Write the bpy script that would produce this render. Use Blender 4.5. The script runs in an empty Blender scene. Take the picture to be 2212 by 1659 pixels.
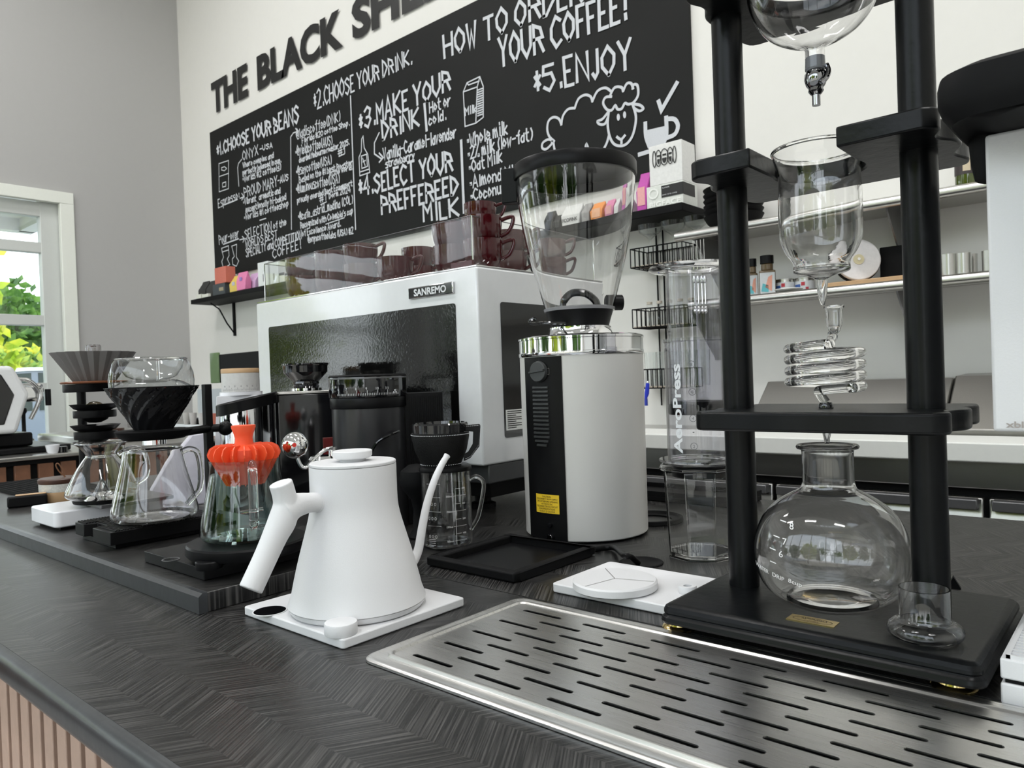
import bpy, bmesh, math, random
from mathutils import Vector, Matrix
random.seed(7)
sin, cos, pi = math.sin, math.cos, math.pi
SC = bpy.context.scene
COL = SC.collection
# ---------------------------------------------------------------- camera model (counter top is z = 0)
W, H, FPX, CH = 2212, 1659, 1609.23, 0.28
yaw, pit, rol = math.radians(41.0464), math.radians(-0.5756), math.radians(-2.0317)
cF = Vector((-sin(yaw)*cos(pit), cos(yaw)*cos(pit), sin(pit)))
_r = Vector((cos(yaw), sin(yaw), 0)); _u = _r.cross(cF)
cR = _r*cos(rol)+_u*sin(rol); cU = _u*cos(rol)-_r*sin(rol)
CAM = Vector((0, 0, CH))
def ray(px, py): return cF+cR*((px-W/2)/FPX)-cU*((py-H/2)/FPX)
def oz(px, py, z=0.0): d = ray(px, py); return CAM+d*((z-CH)/d.z)
def oy(px, py, y): d = ray(px, py); return CAM+d*(y/d.y)
def ox(px, py, x): d = ray(px, py); return CAM+d*(x/d.x)
def mpp(p): return (Vector(p)-CAM).dot(cF)/FPX
cam = bpy.data.cameras.new('camera'); co = bpy.data.objects.new('camera', cam); COL.objects.link(co)
co.matrix_world = Matrix(((cR.x, cU.x, -cF.x, 0), (cR.y, cU.y, -cF.y, 0), (cR.z, cU.z, -cF.z, CH), (0, 0, 0, 1)))
cam.sensor_width = 36; cam.lens = FPX/W*36; cam.clip_start = .02; cam.clip_end = 200
cam.dof.use_dof = True; cam.dof.focus_distance = .95; cam.dof.aperture_fstop = 18
SC.camera = co
# ---------------------------------------------------------------- materials
MT = {}
def mat(name, col, rough=.5, metal=0.0, bump=0.0, bs=60.0, vary=.06, coat=0.0, spec=.5):
    if name in MT: return MT[name]
    m = bpy.data.materials.new(name); m.use_nodes = True; n = m.node_tree.nodes; l = m.node_tree.links
    p = n['Principled BSDF']
    tc = n.new('ShaderNodeTexCoord'); nz = n.new('ShaderNodeTexNoise'); nz.inputs['Scale'].default_value = bs; nz.inputs['Detail'].default_value = 3
    l.new(tc.outputs['Object'], nz.inputs['Vector'])
    mx = n.new('ShaderNodeMix'); mx.data_type = 'RGBA'
    c = list(col)+[1]
    mx.inputs[6].default_value = [max(0, x*(1-vary)) for x in c[:3]]+[1]; mx.inputs[7].default_value = [min(1, x*(1+vary)) for x in c[:3]]+[1]
    l.new(nz.outputs[0], mx.inputs[0]); l.new(mx.outputs[2], p.inputs['Base Color'])
    p.inputs['Roughness'].default_value = rough; p.inputs['Metallic'].default_value = metal
    p.inputs['Specular IOR Level'].default_value = spec; p.inputs['Coat Weight'].default_value = coat; p.inputs['Coat Roughness'].default_value = .05
    if bump:
        b = n.new('ShaderNodeBump'); b.inputs['Strength'].default_value = bump; b.inputs['Distance'].default_value = .001
        l.new(nz.outputs[0], b.inputs['Height']); l.new(b.outputs[0], p.inputs['Normal'])
    MT[name] = m; return m
def thin_glass(name, tint=(.97, .98, .98), edge=.45, refl=1.0):
    m = bpy.data.materials.new(name); m.use_nodes = True; n = m.node_tree.nodes; l = m.node_tree.links; n.clear()
    o = n.new('ShaderNodeOutputMaterial'); t = n.new('ShaderNodeBsdfTransparent'); g = n.new('ShaderNodeBsdfGlossy'); g.inputs['Roughness'].default_value = .01
    g.inputs['Color'].default_value = (refl, refl, refl, 1)
    pw = n.new('ShaderNodeMath'); pw.operation = 'POWER'; pw.inputs[1].default_value = 4.5; fr = n.new('ShaderNodeMath'); fr.operation = 'MULTIPLY_ADD'; fr.inputs[1].default_value = .9; fr.inputs[2].default_value = .035
    lw = n.new('ShaderNodeLayerWeight'); lw.inputs[0].default_value = .5
    cr = n.new('ShaderNodeValToRGB'); cr.color_ramp.elements[0].position = .6; cr.color_ramp.elements[0].color = (*tint, 1)
    cr.color_ramp.elements[1].position = .97; cr.color_ramp.elements[1].color = (tint[0]*edge, tint[1]*edge, tint[2]*edge, 1)
    tc = n.new('ShaderNodeTexCoord'); nz = n.new('ShaderNodeTexNoise'); nz.inputs['Scale'].default_value = 6; l.new(tc.outputs['Object'], nz.inputs[0])
    b = n.new('ShaderNodeBump'); b.inputs['Strength'].default_value = .04; b.inputs['Distance'].default_value = .01
    l.new(nz.outputs[0], b.inputs['Height']); l.new(b.outputs[0], g.inputs['Normal'])
    mx = n.new('ShaderNodeMixShader')
    l.new(lw.outputs['Facing'], cr.inputs[0]); l.new(lw.outputs['Facing'], pw.inputs[0]); l.new(pw.outputs[0], fr.inputs[0]); l.new(cr.outputs[0], t.inputs[0])
    l.new(fr.outputs[0], mx.inputs[0]); l.new(t.outputs[0], mx.inputs[1]); l.new(g.outputs[0], mx.inputs[2]); l.new(mx.outputs[0], o.inputs[0])
    MT[name] = m; return m
def real_glass(name, col=(1, 1, 1), ior=1.46):
    m = bpy.data.materials.new(name); m.use_nodes = True; n = m.node_tree.nodes; l = m.node_tree.links; n.clear()
    o = n.new('ShaderNodeOutputMaterial'); g = n.new('ShaderNodeBsdfGlass'); g.inputs['Color'].default_value = (*col, 1); g.inputs['IOR'].default_value = ior; g.inputs['Roughness'].default_value = 0
    tc = n.new('ShaderNodeTexCoord'); nz = n.new('ShaderNodeTexNoise'); nz.inputs['Scale'].default_value = 12; l.new(tc.outputs['Object'], nz.inputs[0])
    b = n.new('ShaderNodeBump'); b.inputs['Strength'].default_value = .015; b.inputs['Distance'].default_value = .01
    l.new(nz.outputs[0], b.inputs['Height']); l.new(b.outputs[0], g.inputs['Normal']); l.new(g.outputs[0], o.inputs[0])
    MT[name] = m; return m
GL = thin_glass('thin_glass', edge=.3); GLB = real_glass('solid_glass', (.99, .99, .99)); GA = thin_glass('acrylic', (.97, .975, .975), .8, .75)
GC = thin_glass('clear_plastic', (.92, .92, .935), .35); GW = thin_glass('window_glass', (.96, .98, .98), .9); GG = thin_glass('green_tint_glass', (.84, .90, .89), .5)
WHITE = mat('white_satin_plastic', (.70, .70, .71), .42, bump=.15, bs=400, vary=.02)
WHITE2 = mat('white_gloss_plastic', (.80, .80, .83), .18, vary=.02)
WPOW = mat('white_powder_coat', (.70, .70, .71), .5, bump=.1, bs=700, vary=.02)
WLAQ = mat('white_lacquer_steel', (.74, .75, .76), .15, bump=.12, bs=60, vary=.03, coat=.6)
BLK = mat('black_satin', (.005, .005, .0055), .36, vary=.2, spec=.15)
BLKG = mat('black_gloss', (.006, .006, .007), .08, vary=.2, coat=.5)
BLKM = mat('black_rubber', (.006, .006, .0065), .6, bump=.1, vary=.2, spec=.12)
BWOOD = mat('black_stained_wood', (.003, .0035, .004), .30, bump=.3, bs=90, vary=.3, spec=.2)
CHR = mat('chrome', (.82, .82, .83), .05, 1.0, vary=.01); STEEL = mat('brushed_steel', (.55, .54, .52), .28, 1.0, bump=.1, bs=300, vary=.05)
BRASS = mat('brass', (.75, .56, .24), .15, 1.0); SILV = mat('polished_dark_steel', (.66, .66, .67), .06, 1.0)
MAR = mat('maroon_ceramic', (.050, .003, .005), .10, vary=.1, coat=.25, spec=.4)
ORG = mat('orange_plastic', (.85, .10, .03), .45, vary=.03)
WOOD = mat('warm_wood', (.17, .075, .04), .5, bump=.3, bs=30, vary=.3); PWOOD = mat('pale_wood', (.50, .32, .17), .5, bs=30, vary=.2)
DWOOD = mat('dark_wood', (.06, .025, .015), .4, bs=50, vary=.3); GREY = mat('grey_ceramic', (.17, .16, .155), .45, vary=.05)
GREYM = mat('grey_metal', (.16, .16, .165), .35, .6); CERAM = mat('speckled_stoneware', (.55, .54, .5), .5, bs=250, vary=.35)
LEATH = mat('black_leather', (.005, .005, .005), .55, bump=.6, bs=500, vary=.2, spec=.25); TAN = mat('tan_leather', (.16, .07, .03), .6)
CHALK = mat('chalk', (.62, .64, .68), .9, bs=500, vary=.15); INK = mat('black_ink', (.01, .01, .01), .5); WINK = mat('white_ink', (.75, .76, .78), .6)
YEL = mat('yellow_label', (.75, .50, .02), .5); RED = mat('painted_red_reflection', (.6, .02, .01), .3); FROST = mat('frosted_rubber', (.28, .29, .31), .5)
PAPER = mat('white_card', (.78, .79, .76), .6, vary=.03); GOLDTXT = mat('dark_engraving', (.07, .045, .01), .4, .6)
SHINK = mat('etched_ink', (.80, .80, .80), .6)
def cc(name, c, r=.5): return mat(name, c, r, bs=90, vary=.1)
# ---------------------------------------------------------------- mesh builder
class M:
    def __init__(s): s.v = []; s.f = []
    def add(s, vs, fs):
        o = len(s.v); s.v += [tuple(v) for v in vs]; s.f += [tuple(i+o for i in f) for f in fs]; return s
    def box(s, x0, y0, z0, x1, y1, z1):
        return s.add([(x0, y0, z0), (x1, y0, z0), (x1, y1, z0), (x0, y1, z0), (x0, y0, z1), (x1, y0, z1), (x1, y1, z1), (x0, y1, z1)],
                     [(0, 3, 2, 1), (4, 5, 6, 7), (0, 1, 5, 4), (1, 2, 6, 5), (2, 3, 7, 6), (3, 0, 4, 7)])
    def lathe(s, prof, seg=48, cx=0, cy=0, closed=False, a0=0.0, a1=2*pi, rf=None):
        # prof: list of (r, z); rf: radius factor function of angle, t
        full = abs(a1-a0-2*pi) < 1e-6; n = seg if full else seg+1; vs = []; fs = []
        for k, (r, z) in enumerate(prof):
            for i in range(n):
                a = a0+(a1-a0)*i/seg; rr = r*(rf(a, k) if rf else 1); vs.append((cx+rr*cos(a), cy+rr*sin(a), z))
        K = len(prof)
        for k in range(K if closed else K-1):
            k2 = (k+1) % K
            for i in range(seg if full else seg):
                j = (i+1) % n if full else i+1
                fs.append((k*n+i, k*n+j, k2*n+j, k2*n+i))
        if not closed and full:
            if prof[0][0] > 1e-6: fs.append(tuple(range(n))[::-1])
            if prof[-1][0] > 1e-6: fs.append(tuple((K-1)*n+i for i in range(n)))
        return s.add(vs, fs)
    def shell(s, prof, t, seg=48, cx=0, cy=0, rf=None):
        # thin wall open vessel: outer profile from bottom centre up, inner back down
        inner = [(max(r-t, 0.0), z+(t if k == 0 else 0)) for k, (r, z) in enumerate(prof)]
        inner[0] = (0, prof[0][1]+t) if prof[0][0] < 1e-6 else inner[0]
        return s.lathe(prof+inner[::-1], seg, cx, cy, closed=prof[0][0] > 1e-6, rf=rf)
    def tube(s, pts, r, seg=12, cap=True, loop=False):
        pts = [Vector(p) for p in pts]; N = len(pts); rs = r if isinstance(r, (list, tuple)) else [r]*N
        prev = None; vs = []; fs = []
        for k in range(N):
            if loop: t = pts[(k+1) % N]-pts[k-1]
            else: t = pts[min(k+1, N-1)]-pts[max(k-1, 0)]
            t.normalize()
            if prev is None:
                prev = t.orthogonal().normalized()
            else:
                prev = (prev-t*prev.dot(t))
                prev = prev.normalized() if prev.length > 1e-6 else t.orthogonal().normalized()
            b = t.cross(prev)
            for i in range(seg):
                a = 2*pi*i/seg; vs.append(pts[k]+(prev*cos(a)+b*sin(a))*rs[k])
        for k in range(N if loop else N-1):
            k2 = (k+1) % N
            for i in range(seg):
                j = (i+1) % seg; fs.append((k*seg+i, k*seg+j, k2*seg+j, k2*seg+i))
        if cap and not loop: fs += [tuple(range(seg))[::-1], tuple((N-1)*seg+i for i in range(seg))]
        return s.add(vs, fs)
    def prism(s, poly, z0, z1):
        n = len(poly)
        return s.add([(x, y, z0) for x, y in poly]+[(x, y, z1) for x, y in poly],
                     [tuple(range(n))[::-1], tuple(range(n, 2*n))]+[(i, (i+1) % n, n+(i+1) % n, n+i) for i in range(n)])
    def prismy(s, poly, y0, y1):
        n = len(poly)
        return s.add([(x, y0, z) for x, z in poly]+[(x, y1, z) for x, z in poly],
                     [tuple(range(n))[::-1], tuple(range(n, 2*n))]+[(i, (i+1) % n, n+(i+1) % n, n+i) for i in range(n)])
    def prismx(s, poly, x0, x1):
        n = len(poly)
        return s.add([(x0, y, z) for y, z in poly]+[(x1, y, z) for y, z in poly],
                     [tuple(range(n))[::-1], tuple(range(n, 2*n))]+[(i, (i+1) % n, n+(i+1) % n, n+i) for i in range(n)])
    def sph(s, c, r, seg=24, ring=14, sz=1.0):
        return s.lathe([(r*sin(pi*k/ring), c[2]-sz*r*cos(pi*k/ring)) for k in range(ring+1)], seg, c[0], c[1])
    def cyl(s, a, b, r, r2=None, seg=24): return s.tube([a, b], [r, r if r2 is None else r2], seg)
    def build(s, name, m, parent=None, bevel=0, scale=1.0, smooth=True, bseg=2, ang=35):
        me = bpy.data.meshes.new(name); me.from_pydata([(x*scale, y*scale, z*scale) for x, y, z in s.v], [], s.f)
        bm = bmesh.new(); bm.from_mesh(me); bmesh.ops.remove_doubles(bm, verts=bm.verts, dist=1e-6); bmesh.ops.recalc_face_normals(bm, faces=bm.faces); bm.to_mesh(me); bm.free()
        if smooth:
            for p in me.polygons: p.use_smooth = True
            me.set_sharp_from_angle(angle=math.radians(ang))
        me.materials.append(m); o = bpy.data.objects.new(name, me); COL.objects.link(o)
        if parent: o.parent = parent
        if bevel:
            b = o.modifiers.new('bevel', 'BEVEL'); b.width = bevel; b.segments = bseg; b.limit_method = 'ANGLE'; b.angle_limit = math.radians(40)
            b.harden_normals = False
        return o
def tag(o, label, cat, group=None):
    o['label'] = label; o['category'] = cat
    if group: o['group'] = group
    return o
def thing(name, label, cat, loc=(0, 0, 0), rot=0, group=None):
    o = bpy.data.objects.new(name, None); COL.objects.link(o); o.location = loc; o.rotation_euler = (0, 0, rot); o.empty_display_size = .02
    return tag(o, label, cat, group)
def struct(o): o['kind'] = 'structure'; return o
class Fr:  # local frame at a contact point on height z0; local x runs across, local y away, units are pixels*m
    def __init__(s, px, py, z0, back=0.0):
        p = oz(px, py, z0); d = Vector((p.x, p.y, 0)).normalized(); p = p+d*back
        s.p = p; s.m = mpp(p); s.rot = math.atan2(-p.x, p.y)
    def thing(s, name, label, cat, group=None): return thing(name, label, cat, s.p, s.rot, group)
def smooth_pts(pts, n=6, loop=False):
    P = [Vector(p) for p in pts]; N = len(P); out = []
    for i in range(N if loop else N-1):
        a, b, c, d = (P[(i-1) % N], P[i], P[(i+1) % N], P[(i+2) % N]) if loop else (P[max(i-1, 0)], P[i], P[i+1], P[min(i+2, N-1)])
        for k in range(n):
            t = k/n; out.append(.5*((2*b)+(c-a)*t+(2*a-5*b+4*c-d)*t*t+(3*b-a-3*c+d)*t**3))
    if not loop: out.append(P[-1])
    return out
def rrect(x0, y0, x1, y1, r, n=5):
    out = []
    for cx, cy, a in ((x1-r, y1-r, 0), (x0+r, y1-r, 90), (x0+r, y0+r, 180), (x1-r, y0+r, 270)):
        for k in range(n+1):
            t = math.radians(a+90*k/n); out.append((cx+r*cos(t), cy+r*sin(t)))
    return out
def textmesh(s, bold=0.0, spacing=1.0):
    cu = bpy.data.curves.new('t', 'FONT'); cu.body = s; cu.size = 1; cu.offset = bold; cu.space_character = spacing; cu.resolution_u = 3
    o = bpy.data.objects.new('t', cu); COL.objects.link(o); bpy.context.view_layer.update()
    me = o.to_mesh(); vs = [tuple(v.co) for v in me.vertices]; fs = [tuple(p.vertices) for p in me.polygons]
    o.to_mesh_clear(); bpy.data.objects.remove(o)
    x0 = min(v[0] for v in vs); x1 = max(v[0] for v in vs); z1 = .73
    return [((v[0]-x0)/(x1-x0), v[1]/z1) for v in vs], fs, (x1-x0)/z1
def text(m, s, f, bold=0.0, spacing=1.0):   # f(u 0..1, v cap height 0..1) -> point
    vs, fs, asp = textmesh(s, bold, spacing); m.add([f(u, v) for u, v in vs], fs); return asp
# ---------------------------------------------------------------- single-stroke hand lettering
G = {'A': '00 26 40;12 32', 'B': '00 06 25 34 23 03;23 42 41 30 00', 'C': '45 26 04 02 20 41', 'D': '00 06 25 43 32 10 00', 'E': '36 06 00 30;03 23', 'F': '36 06 00;03 23', 'G': '45 26 04 02 20 41 43 23',
 'H': '00 06;40 46;03 43', 'I': '10 16', 'J': '01 10 21 26', 'K': '00 06;46 03 40', 'L': '06 00 30', 'M': '00 06 23 46 40', 'N': '00 06 40 46', 'O': '20 02 04 26 44 42 20', 'P': '00 06 35 43 03', 'Q': '20 02 04 26 44 42 20;31 50',
 'R': '00 06 35 43 03;23 40', 'S': '45 26 05 14 33 42 20 01', 'T': '06 46;26 20', 'U': '06 02 20 42 46', 'V': '06 20 46', 'W': '06 10 24 30 46', 'X': '00 46;06 40', 'Y': '06 23 46;23 20', 'Z': '06 46 00 40',
 'a': '33 13 02 01 10 20 31;34 30', 'b': '06 00 20 31 33 14 03', 'c': '33 14 02 01 10 31', 'd': '36 30;33 14 02 01 10 31', 'e': '02 32 33 14 02 01 10 31', 'f': '36 25 20;04 34', 'g': '34 3/;34 14 02 11 32;3/ 1/', 'h': '06 00;03 24 33 30', 'i': '10 14;15 16', 'j': '24 2/ 0/;25 26',
 'k': '06 00;34 02 30', 'l': '16 10', 'm': '00 04;03 14 20;23 34 40', 'n': '00 04;03 24 33 30', 'o': '10 02 14 32 10', 'p': '04 0/;03 24 32 10 01', 'q': '34 3/;33 14 02 10 31', 'r': '00 04;02 24 34', 's': '34 14 03 32 30 00', 't': '16 11 20 30;04 34', 'u': '04 01 10 31;34 30', 'v': '04 10 34', 'w': '04 10 23 30 44', 'x': '00 34;04 30', 'y': '04 12;34 0/', 'z': '04 34 00 30',
 '0': '20 02 04 26 44 42 20', '1': '04 16 10', '2': '05 26 45 33 00 40', '3': '05 26 45 33 13;33 42 20 01', '4': '30 36 02 42', '5': '46 06 04 34 42 20 01', '%': '15 05 06 16 15;00 46;31 41 40 30 31', '.': '10 11', '!': '10 11;12 16', '-': '03 33', '*': '25 21;14 32;12 34', '#': '10 16;30 36;02 42;04 44', '@': '32 12 24 34 32 41 44 26 04 02 20 40', '(': '26 14 12 20', ')': '16 24 22 10', ':': '11 12;13 14', "'": '16 15', ' ': '', '_': '00 40', '~': '22 23 33 32 22'}
def ribbon(m, P, w, f):
    # continuous mitred strip in plane coords (u,v), f maps to 3D
    Q = [Vector(P[0][:2])]
    for c in P[1:]:
        c = Vector(c[:2])
        if (c-Q[-1]).length > 1e-6: Q.append(c)
    if len(Q) < 2: return
    loop = (Q[0]-Q[-1]).length < 1e-5 and len(Q) > 3
    D = [(b-a).normalized() for a, b in zip(Q[:-1], Q[1:])]
    L, Rr = [], []
    for i, q in enumerate(Q):
        if loop and i in (0, len(Q)-1): d0, d1 = D[-1], D[0]
        else: d0 = D[max(i-1, 0)]; d1 = D[min(i, len(D)-1)]
        n0 = Vector((-d0.y, d0.x)); n1 = Vector((-d1.y, d1.x)); n = n0+n1
        n = n.normalized() if n.length > .2 else n1
        k = w/2/max(.45, n.dot(n1)); e = Vector((0, 0))
        if not loop and i == 0: e = -d1*w*.35
        if not loop and i == len(Q)-1: e = d0*w*.35
        L.append(q+n*k+e); Rr.append(q-n*k+e)
    vs = [f(*v) for v in L]+[f(*v) for v in Rr]; n = len(Q)
    m.add(vs, [(i, n+i, n+i+1, i+1) for i in range(n-1)])
_ck = [0]
def chalk_f():
    _ck[0] = (_ck[0]+1) % 60; y = -.0225-_ck[0]*3e-5
    return lambda u, v: (u, WY+y, v)
WY = 3.1
def wall_pt(px, py, y=None): p = oy(px, py, WY-.022 if y is None else y); return Vector((p.x, p.z))
def chalk_line(m, s, p0, p1, h0, h1=None, w=.011):
    """hand lettering between two marks on the board, h = cap height in marks"""
    h1 = h0 if h1 is None else h1
    A, B = wall_pt(*p0), wall_pt(*p1); UA = wall_pt(p0[0]-h0*.06, p0[1]-h0)-A; UB = wall_pt(p1[0]-h1*.04, p1[1]-h1)-B
    adv = []; x = 0
    for c in s:
        g = G.get(c, ''); xs = [int(q[0]) for q in g.replace(';', ' ').split()]
        wd = (max(xs) if xs else 2)+1.5 if c != ' ' else 2.2
        adv.append(x); x += wd
    L = x-1.5
    for c, x0 in zip(s, adv):
        jy = random.uniform(-.25, .25); js = random.uniform(.93, 1.07)
        for st in G.get(c, '').split(';'):
            pts = []
            for q in st.split():
                yy = -2 if q[1] == '/' else int(q[1]); xx = int(q[0])
                t = (x0+xx+random.uniform(-.15, .15))/L; vv = (yy*js+jy)/6
                pts.append(A+(B-A)*t+(UA*(1-t)+UB*t)*vv)
            if len(pts) > 1: ribbon(m, pts, w, chalk_f())
def chalk_path(m, pts, w=.012, sm=0, loop=False):
    P = [wall_pt(*p) for p in pts]
    if sm: P = [Vector((q.x, q.y)) for q in smooth_pts([(p.x, p.y, 0) for p in P], sm, loop)]
    if loop: P = P+[P[0]]
    ribbon(m, P, w, chalk_f())
def chalk_fill(m, pts):
    P = [wall_pt(*p) for p in pts]; m.add([(p.x, WY-.0226, p.y) for p in P], [tuple(range(len(P)))])
c3 = lambda x, y: (400+x/3.16, 160+y/3.16)
c4 = lambda x, y: (900+x/3.16, y/3.16)
# ================================================================ ROOM
XL, FZ, CZ, YF, XR = -6.44, -1.07, 4.3, -3.6, 3.4
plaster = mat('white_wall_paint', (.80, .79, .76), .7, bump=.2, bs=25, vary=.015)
plaster_shaded = mat('shaded_white_wall_paint', (.43, .425, .42), .7, bump=.2, bs=25, vary=.015)  # left wall's shade put into a darker copy of the white paint
struct(M().box(XL-.15, WY, FZ, XR, WY+.15, CZ).build('wall_back', plaster, smooth=False))
WY0, WY1, WZ1 = -3.3, 2.2, 1.84
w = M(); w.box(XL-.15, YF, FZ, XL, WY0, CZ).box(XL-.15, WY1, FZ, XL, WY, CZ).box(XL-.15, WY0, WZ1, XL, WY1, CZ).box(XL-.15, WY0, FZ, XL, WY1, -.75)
struct(w.build('wall_left', plaster_shaded, smooth=False))
struct(M().box(XR, YF, FZ, XR+.15, WY+.15, CZ).build('wall_right', plaster, smooth=False))
w = M(); w.box(XL-.15, YF-.15, 3.4, XR, YF, CZ).box(XL-.15, YF-.15, FZ, XR, YF, -.9)
for x in (XL-.15, XR-.3): w.box(x, YF-.15, -.9, x+.3, YF, 3.4)
struct(w.build('wall_front', plaster, smooth=False))
struct(M().box(XL-.15, YF-.15, FZ-.1, XR+.15, WY+.15, FZ).build('floor', mat('polished_concrete', (.30, .29, .28), .35, bs=3, vary=.2), smooth=False))
struct(M().box(XL-.15, YF-.15, CZ, XR+.15, WY+.15, CZ+.1).build('ceiling', mat('ceiling_paint', (.75, .75, .74), .8), smooth=False))
# window in the left wall
alu = mat('pale_window_frame', (.60, .62, .60), .4, vary=.02); alw = mat('window_casing_paint', (.80, .82, .76), .5, vary=.02)
win = thing('window_1', 'tall storefront window with white frame in the shaded left wall', 'window'); struct(win)
del win['label'], win['category']
c = M(); c.box(XL-.02, WY0-.02, WZ1-.09, XL+.03, WY1, WZ1).box(XL-.02, WY1-.10, -.75, XL+.03, WY1, WZ1-.09); struct(c.build('window_casing', alw, win, .004))
f = M()
for z0, z1 in ((WZ1-.20, WZ1-.09), (1.36, 1.44), (.80, .88), (.30, .36), (-.75, -.66)): f.box(XL-.11, WY0, z0, XL-.04, WY1, z1)
for y0, y1 in ((WY1-.22, WY1), (.35, .43), (-1.6, -1.52), (WY0, WY0+.1)): f.box(XL-.115, y0, -.75, XL-.035, y1, WZ1)
f.build('window_frame', alu, win, .004)
M().box(XL-.08, WY0, -.7, XL-.074, WY1-.1, WZ1-.15).build('window_pane', GW, win, smooth=False)
win2 = thing('window_2', 'x', 'window'); struct(win2); del win2['label'], win2['category']
f = M()
for z0, z1 in ((-.9, -.82), (1.5, 1.58), (3.32, 3.4)): f.box(XL, YF-.1, z0, XR, YF-.03, z1)
for x in (-6.1, -4.6, -2.8, -1.3, .6, 2.0, 3.0): f.box(x, YF-.1, -.9, x+.07, YF-.03, 3.4)
f.build('window_frame', alu, win2)
# bar front baseboard etc.
# ================================================================ OUTSIDE
struct(M().box(-40, -30, FZ-.35, XL-.15, 30, FZ-.12).build('ground', mat('asphalt', (.30, .30, .30), .9, bs=8, vary=.15), smooth=False))
canopy = mat('canopy_paint', (.75, .75, .76), .7)
o = M().box(-9.2, -3, 2.15, XL-.15, 2.75, 2.3).box(-9.3, -3, 2.02, -9.15, 2.75, 2.3).box(-9.2, 2.6, 2.02, XL-.15, 2.75, 2.15).build('entrance_canopy', canopy, smooth=False)
tag(o, 'white flat canopy outside above the tall window', 'canopy')
def leafmat(name, c, c2):
    m = bpy.data.materials.new(name); m.use_nodes = True; n = m.node_tree.nodes; l = m.node_tree.links; p = n['Principled BSDF']
    tc = n.new('ShaderNodeTexCoord'); nz = n.new('ShaderNodeTexNoise'); nz.inputs['Scale'].default_value = 3; l.new(tc.outputs['Object'], nz.inputs[0])
    r = n.new('ShaderNodeValToRGB'); r.color_ramp.elements[0].color = (*c, 1); r.color_ramp.elements[1].color = (*c2, 1); r.color_ramp.elements[0].position = .4; r.color_ramp.elements[1].position = .6
    l.new(nz.outputs[0], r.inputs[0]); l.new(r.outputs[0], p.inputs['Base Color']); p.inputs['Roughness'].default_value = .6
    t = n.new('ShaderNodeBsdfTranslucent'); l.new(r.outputs[0], t.inputs[0]); mx = n.new('ShaderNodeMixShader'); mx.inputs[0].default_value = .5
    o = n['Material Output']; l.new(p.outputs[0], mx.inputs[1]); l.new(t.outputs[0], mx.inputs[2]); l.new(mx.outputs[0], o.inputs[0]); return m
L1 = leafmat('bright_leaves', (.28, .42, .03), (.62, .62, .06)); L2 = leafmat('dark_leaves', (.05, .12, .02), (.14, .26, .05)); L3 = leafmat('yellow_leaves', (.55, .50, .05), (.25, .38, .08))
BARK = mat('bark', (.12, .09, .07), .9, bump=1, bs=20)
def tree(label, x, y, zc, rx, rz, n, ls, lm, group=None, name='tree'):
    t = thing(name, label, 'tree', (x, y, FZ-.12), 0, group)
    h = zc-FZ+.12; M().tube([(0, 0, -.02), (.03, .05, h*.5), (0, 0, h)], [.09, .07, .04], 8).build('trunk', BARK, t)
    f = M()
    for i in range(n):
        while 1:
            a = Vector((random.uniform(-1, 1), random.uniform(-1, 1), random.uniform(-1, 1)))
            if .25 < a.length < 1: break
        k = .75+.35*sin(a.x*7)*sin(a.y*6+1)*cos(a.z*5); c = Vector((a.x*rx*k, a.y*rx*k, h+a.z*rz*k))
        u = Vector((random.gauss(0, 1), random.gauss(0, 1), random.gauss(0, 1))).normalized()*ls; v = u.orthogonal()*.45
        f.add([c-u, c+v, c+u, c-v], [(0, 1, 2, 3)])
    f.build('foliage', lm, t, smooth=False)
    return t
tree('young tree with yellow-green leaves close outside the left window', -9.6, 1.72, .75, 1.05, 1.5, 2600, .09, L1)
tree('yellow flowering shrub behind the parked car outside', -17.5, 4.4, .7, 1.4, .7, 1300, .12, L3, name='shrub')
tree('broad soft-green tree far beyond the parked car', -23, 5.8, 1.9, 2.6, 1.6, 2400, .17, L2)
tree('dark leafy tree far across the street at the left', -30, -2.5, 2.4, 3.0, 1.8, 2200, .18, L2)
for i, (x, y, z, r) in enumerate(((-7.6, -9.5, 1.6, 2.8), (-2.6, -8.5, 2.0, 2.6), (.3, -12.5, 2.2, 3.0), (4.6, -9, 1.2, 2.0))):
    tree('green street tree outside the front windows', x, y, z, r, r*1.0, 2200, .22, L1 if i == 1 else L2, group='trees outside the front windows')
for x, y in ((-10.5, -3.6), (-11.5, -8.5), (-14.5, -1.2)): tree('green street tree outside the front windows', x, y, 1.0, 1.6, 1.7, 1500, .16, L2 if x < -11 else L1, group='trees outside the front windows')
# parked car
car = thing('parked_car', 'dark blue-grey estate car parked outside the left window', 'car', (-13.2, 3.2, FZ-.12), math.radians(8))
cpnt = mat('dark_car_paint', (.16, .19, .23), .3, .2, coat=.2); cgl = mat('car_window_glass', (.02, .035, .03), .12, vary=.1, spec=.2)
prof = [(-2.4, .35), (-2.4, 1.0), (-2.1, 1.12), (-1.3, 1.2), (-.6, 1.78), (.2, 1.85), (1.6, 1.84), (2.3, 1.25), (2.4, .5), (2.3, .35)]
M().prismx(prof, -.9, .9).build('body', cpnt, car, .06)
M().prismx([(-1.15, 1.22), (-.5, 1.72), (.25, 1.77), (.25, 1.22)], -.91, .91).prismx([(.35, 1.22), (.35, 1.77), (1.5, 1.77), (2.1, 1.22)], -.915, .915).build('side_windows', cgl, car); M().prismx([(-.62, 1.78), (.2, 1.85), (1.6, 1.84), (1.6, 1.80), (.2, 1.80), (-.6, 1.74)], -.93, .93).build('roof_trim', alw, car)
for y in (-1.5, 1.5):
    for x in (-.82, .82): M().cyl((x-.1, y, .34), (x+.1, y, .34), .34).build('wheel', BLKM, car)
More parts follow.
